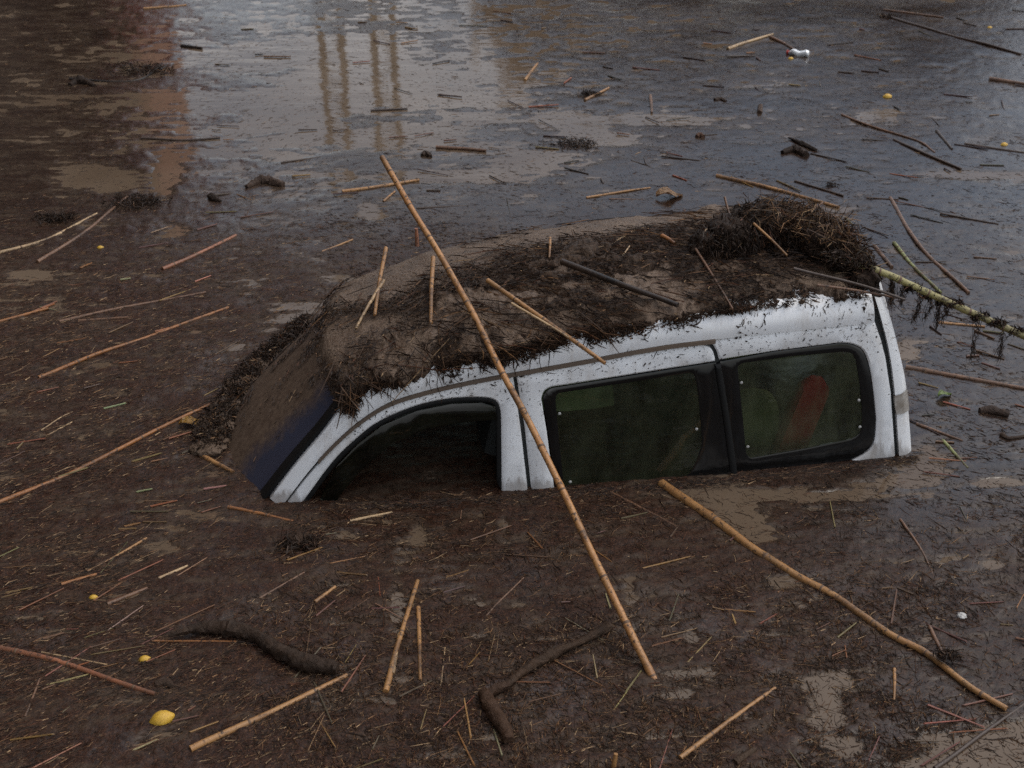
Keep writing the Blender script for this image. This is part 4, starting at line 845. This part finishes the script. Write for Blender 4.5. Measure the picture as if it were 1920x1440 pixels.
# plastic bottle and foam scrap
bt = empty('plastic_bottle', Vector(wat(1498, 100, .02))); tag(bt, 'crushed clear plastic bottle on the far water', 'bottle')
pr_ = [(0, .001), (.0, .034), (.02, .037), (.05, .034), (.08, .038), (.11, .037), (.135, .028), (.15, .014), (.165, .013)]
V = np.array([[(x_-.08, r_*math.cos(t_)*1.0, r_*math.sin(t_)*.75+.01*math.sin(x_*60)) for t_ in np.arange(14)*2*PI/14] for x_, r_ in pr_])
o = link('bottle_body', arr_mesh('bottle_body', V, grid_faces(len(pr_), 14, True), True), mat('milky_plastic', (.55, .56, .56), .2, .5, Transmission_Weight=.3), bt)
V = np.array([[(x_, r_*math.cos(t_), r_*math.sin(t_)) for t_ in np.arange(12)*2*PI/12] for x_, r_ in ((.083, .001), (.083, .017), (.1, .017), (.1, .001))]); link('bottle_cap', arr_mesh('bottle_cap', V, grid_faces(4, 12, True)), mat('red_cap', (.35, .04, .03), .4), bt)
bt.rotation_euler = (0, 0, 2.75); bt.scale = (1.15, 1.15, 1.15)
tag(link('foam_scrap', lumps('foam_scrap', [wat(1803, 1155, .006)], [.018], m_white, .5, 2), m_white), 'scrap of white foam floating right of the thickest cane', 'foam scrap')
# cane tip rising out of the water close to the camera
cane([wat(1146, 1452, -.03), at_dist(1148, 1436, wat(1146, 1452)[1]+.02), at_dist(1153, 1412, wat(1146, 1452)[1]+.03)], 12, TAN, 'blurred cane tip poking up at the bottom edge', 'stalk', 'reed_stalk')

# ------------------------------------------------------------------ short stalks, each an object (shared meshes)
base = []
for i in range(6):
    L_ = 1.0; Q = np.stack([np.linspace(-.5, .5, 9), .02*np.sin(np.linspace(0, 3+i*.7, 9)+i), np.zeros(9)], 1); me, _ = tube(Q, np.linspace(1, .7, 9)*.5, 6, 'straw_piece', .1, np.zeros(3)); me.materials.append(m_cane); base.append(me)
STR = []; CN = {TAN: 'tan', PALE: 'pale', BROWN: 'brown', ORANGE: 'orange', DARK: 'dark'}
def straws(n, box, ang, spr, cols, lab, grp, lmin=.05, lmax=.27, wr=(2, 4.2)):
    k = 0
    while k < n:
        px, py = rng.uniform(box[0], box[2]), rng.uniform(box[1], box[3])
        if 430 < px < 1720 and np.interp(px, [430, 700, 1000, 1400, 1720], [560, 440, 380, 360, 480]) < py < np.interp(px, [430, 510, 945, 1380, 1720], [900, 960, 940, 905, 880]): continue
        k += 1; p = wat(px, py, .007); o = bpy.data.objects.new('straw_piece', base[int(rng.integers(6))]); COL.objects.link(o)
        wm = px2m(rng.uniform(*wr), p); o.location = p+Z*wm*.2; o.scale = (rng.uniform(lmin, lmax)*(.6+.4*rng.random()), wm, wm); o.rotation_euler = (rng.uniform(0, 6), rng.normal(0, .02), rng.normal(ang, spr)); c = cols[int(rng.integers(len(cols)))]
        o.color = (*[v*rng.uniform(.45, 1.0) for v in c], 1); tag(o, lab, 'straw', grp); STR.append((o, px, py, o.scale[0]*FPX/np.linalg.norm(p-CAM), CN[c]))
straws(85, (570, 960, 1925, 1440), .6, 1.0, [TAN, TAN, PALE, BROWN, BROWN, ORANGE], 'short dry straw adrift on the brown mat in front of the van', 'short straws in front of the van')
straws(75, (0, 420, 430, 1430), .5, .35, [TAN, PALE, BROWN, ORANGE, ORANGE, BROWN], 'short straw floating on the brown mat left of the van', 'short straws left of the van')
straws(80, (900, 20, 1925, 560), -.4, .6, [DARK, DARK, BROWN, BROWN, TAN, DARK], 'short dark stalk drifting on the grey water beyond the van', 'short stalks on the grey water beyond the van', .06, .34, (1.5, 3.3))
straws(30, (400, 30, 900, 420), .1, .3, [DARK, BROWN, BROWN, TAN], 'short stalk drifting on the tan water past the windscreen', 'short stalks on the tan water', .06, .3, (1.5, 3.3))
straws(22, (1700, 560, 1925, 960), -.5, .4, [DARK, BROWN, BROWN, TAN], 'short stalk on the water right of the tailgate', 'short stalks right of the tailgate')

MARKS = [((304, 1351), 'the big lemon'), ((271, 1238), 'the small spotted lemon'), ((188, 466), 'the small far left lemon'), ((480, 1195), 'the driftwood log'), ((508, 1340), 'the tan cane with split end'), ((750, 1195), 'the pale spotted cane'),
 ((925, 1340), 'the bark chunk'), ((1236, 1292), 'the foot of the tall cane'), ((1050, 1225), 'the muddy branch'), ((1365, 1350), 'the bright tan cane by the bottom edge'), ((1330, 970), 'the upper end of the thickest cane'), ((1600, 1150), 'the middle of the thickest cane'), ((1885, 1330), 'the lower end of the thickest cane'),
 ((1803, 1155), 'the white foam scrap'), ((545, 960), 'the foot of the front pillar'), ((960, 930), 'the foot of the door pillar'), ((200, 850), 'the longest orange cane'), ((250, 640), 'the orange cane above the longest one'), ((372, 478), 'the reddish cane'), ((90, 440), 'the crossed pale and brown canes'), ((145, 1255), 'the thick reddish cane'), ((225, 1040), 'the tan stalk by the blue crack'),
 ((1498, 100), 'the plastic bottle'), ((1663, 183), 'the upper right lemon'), ((1882, 273), 'the greenish lemon'), ((1785, 65), 'the long dark pole'), ((1490, 285), 'the black sodden lump'), ((1460, 358), 'the tan cane behind the root clump'), ((1740, 460), 'the long brown cane'), ((1312, 255), 'the round brown husk'), ((1075, 268), 'the flat dark tuft'), ((1120, 178), 'the tan stick with litter'), ((1255, 368), 'the tan dry leaf'),
 ((716, 293), 'the top of the tall cane'), ((865, 279), 'the brown stick on tan water'), ((490, 340), 'the brown driftwood lump'), ((730, 204), 'the stick under the mast reflections'), ((359, 88), 'the short black stick'), ((1800, 707), 'the brown cane at the right edge'), ((1790, 850), 'the dark green stalk'), ((1865, 772), 'the rough wood lump')]
ORD = ['nearest', 'second nearest', 'third nearest', 'fourth nearest', 'fifth nearest', 'sixth nearest', 'seventh nearest', 'eighth nearest', 'ninth nearest']
keyed = {}
for o, px, py, ln, cname in STR:
    i = min(range(len(MARKS)), key=lambda q: math.hypot(MARKS[q][0][0]-px, MARKS[q][0][1]-py)); (mx_, my_), nm = MARKS[i]; dx, dy = px-mx_, py-my_
    rel = ('right of' if dx > 0 else 'left of') if abs(dx) > abs(dy) else ('below' if dy > 0 else 'above')
    size = 'tiny' if ln < 28 else 'short' if ln < 60 else 'long'; keyed.setdefault((size, cname, rel, nm), []).append((math.hypot(dx, dy), o))
for (size, cname, rel, nm), L_ in keyed.items():
    L_.sort(key=lambda q: q[0])
    for k, (_, o) in enumerate(L_): o['label'] = (ORD[k]+' ' if len(L_) > 1 else '')+f'{size} {cname} straw floating {rel} {nm}'

# ------------------------------------------------------------------ what the water mirrors: building, masts and trees past the far edge; an added wing for shade
m_wall = mat('dark_brown_render', (.05, .032, .024), .8); t = NT(m_wall); t.set('Base Color', t.ramp(t.noise(.8, 4), (.3, (.035, .022, .016)), (.7, (.075, .05, .036))))
m_brickred = mat('red_brick', (.30, .075, .04), .8); m_shut = mat('brown_shutter', (.07, .045, .02), .6)
m_steel = mat('ochre_painted_steel', (.28, .2, .09), .5); m_leaf = mat('autumn_leaves', (.10, .065, .022), .6); m_trunk = mat('tree_bark', (.06, .045, .03), .8)
def box(bm, lo, hi): 
    g = bmesh.ops.create_cube(bm, size=1); lo, hi = Vector(lo), Vector(hi)
    for v in g['verts']: v.co = Vector((lo.x+(v.co.x+.5)*(hi.x-lo.x), lo.y+(v.co.y+.5)*(hi.y-lo.y), lo.z+(v.co.z+.5)*(hi.z-lo.z)))
def bobj(name, boxes, m, parent=None):
    bm = bmesh.new(); [box(bm, *b) for b in boxes]; me = bpy.data.meshes.new(name); bm.to_mesh(me); bm.free(); return link(name, me, m, parent)
DB = 22.0; xc = DB*math.tan(math.radians(-16.3))
bld = empty('building', Vector((xc-10, DB, 0))); tag(bld, 'tall dark brown building with red brick corner seen in the water', 'building')
bobj('wall', [((-22, 0, -1), (9.97, 2.3, 20))], m_wall, bld); bobj('corner_pier', [((9.85, -.03, -1), (10.03, 2.5, 20.2))], m_brickred, bld)
bobj('wall', [((-12, -34, -1), (8.6, -.01, 20))], m_wall, bld)  # added side wing, out of view: blocks sky light to darken the left
bobj('roof', [((-12.3, -34.3, 20.01), (8.9, -.4, 20.19))], m_wall, bld)  # top of the added sky-blocking wing
bobj('roof', [((-22.4, -.3, 20.2), (10.2, 2.7, 20.6))], m_wall, bld)
for fl in range(6):
    for c_ in range(7):
        x0 = -20+c_*4; sh = bobj('shutter', [((x0, -.08, 1.2+fl*3.2), (x0+1.8, .05, 3.2+fl*3.2))], m_shut, bld)
for az, dd in ((-8.05, 21.0), (-5.75, 20.0)):
    X0 = dd*math.tan(math.radians(az)); ms = empty('lattice_mast', Vector((X0, dd, 0))); tag(ms, 'ochre lattice mast nearer the building' if az < -7 else 'ochre lattice mast farther from the building', 'mast')
    for sx in (-.16, .16):
        for sy in (-.16, .16): bobj('leg', [((sx-.035, sy-.035, -1), (sx+.035, sy+.035, 13))], m_steel, ms)
    bm = bmesh.new()
    for k in range(22):
        z0 = k*.6; s_ = 1 if k % 2 else -1
        for y_ in (-.16, .16):
            g = bmesh.ops.create_cube(bm, size=1); mt = Matrix.Translation((0, y_, z0+.3)) @ Matrix.Rotation(s_*math.atan2(.32, .6), 4, 'Y') @ Matrix.Diagonal((.03, .03, .66, 1)); bmesh.ops.transform(bm, matrix=mt, verts=g['verts'])
    me = bpy.data.meshes.new('bracing'); bm.to_mesh(me); bm.free(); link('bracing', me, m_steel, ms)
for X0, Y0, hgt, rr in ((1.0, 27, 4.6, 1.6), (3.6, 26, 5.4, 2.0), (6.2, 28, 6.0, 2.2), (8.8, 27, 5.0, 2.0), (-2.6, 34, 4.5, 1.7), (12.5, 36, 5.2, 2.4)):
    tr = empty('tree', Vector((X0, Y0, 0))); tag(tr, {6.0: 'tallest', 5.4: 'second tallest', 5.2: 'farthest', 5.0: 'third tallest', 4.6: 'second shortest', 4.5: 'shortest'}[hgt]+' brown leaved tree past the far edge, mirrored in the water', 'tree', 'trees past the far edge')
    me, o_ = tube([(0, 0, -1), (0, .05, hgt*.4), (.1, 0, hgt*.8)], np.array([.18, .13, .05]), 8, 'trunk', .1, np.zeros(3)); link('trunk', me, m_trunk, tr)
    n = 2500; cl0 = rng.normal(0, 1, (14, 3))*np.array([rr*.5, rr*.5, hgt*.16])+np.array([0, 0, hgt*.66]); c = cl0[rng.integers(14, size=n)]+rng.normal(0, rr*.22, (n, 3)); v1 = rng.normal(0, .09, (n, 3)); v2 = rng.normal(0, .09, (n, 3))
    link('crown', arr_mesh('crown', np.stack([c-v1, c+v2, c+v1, c-v2], 1).reshape(-1, 3), np.arange(n*4).reshape(-1, 4)), m_leaf, tr)
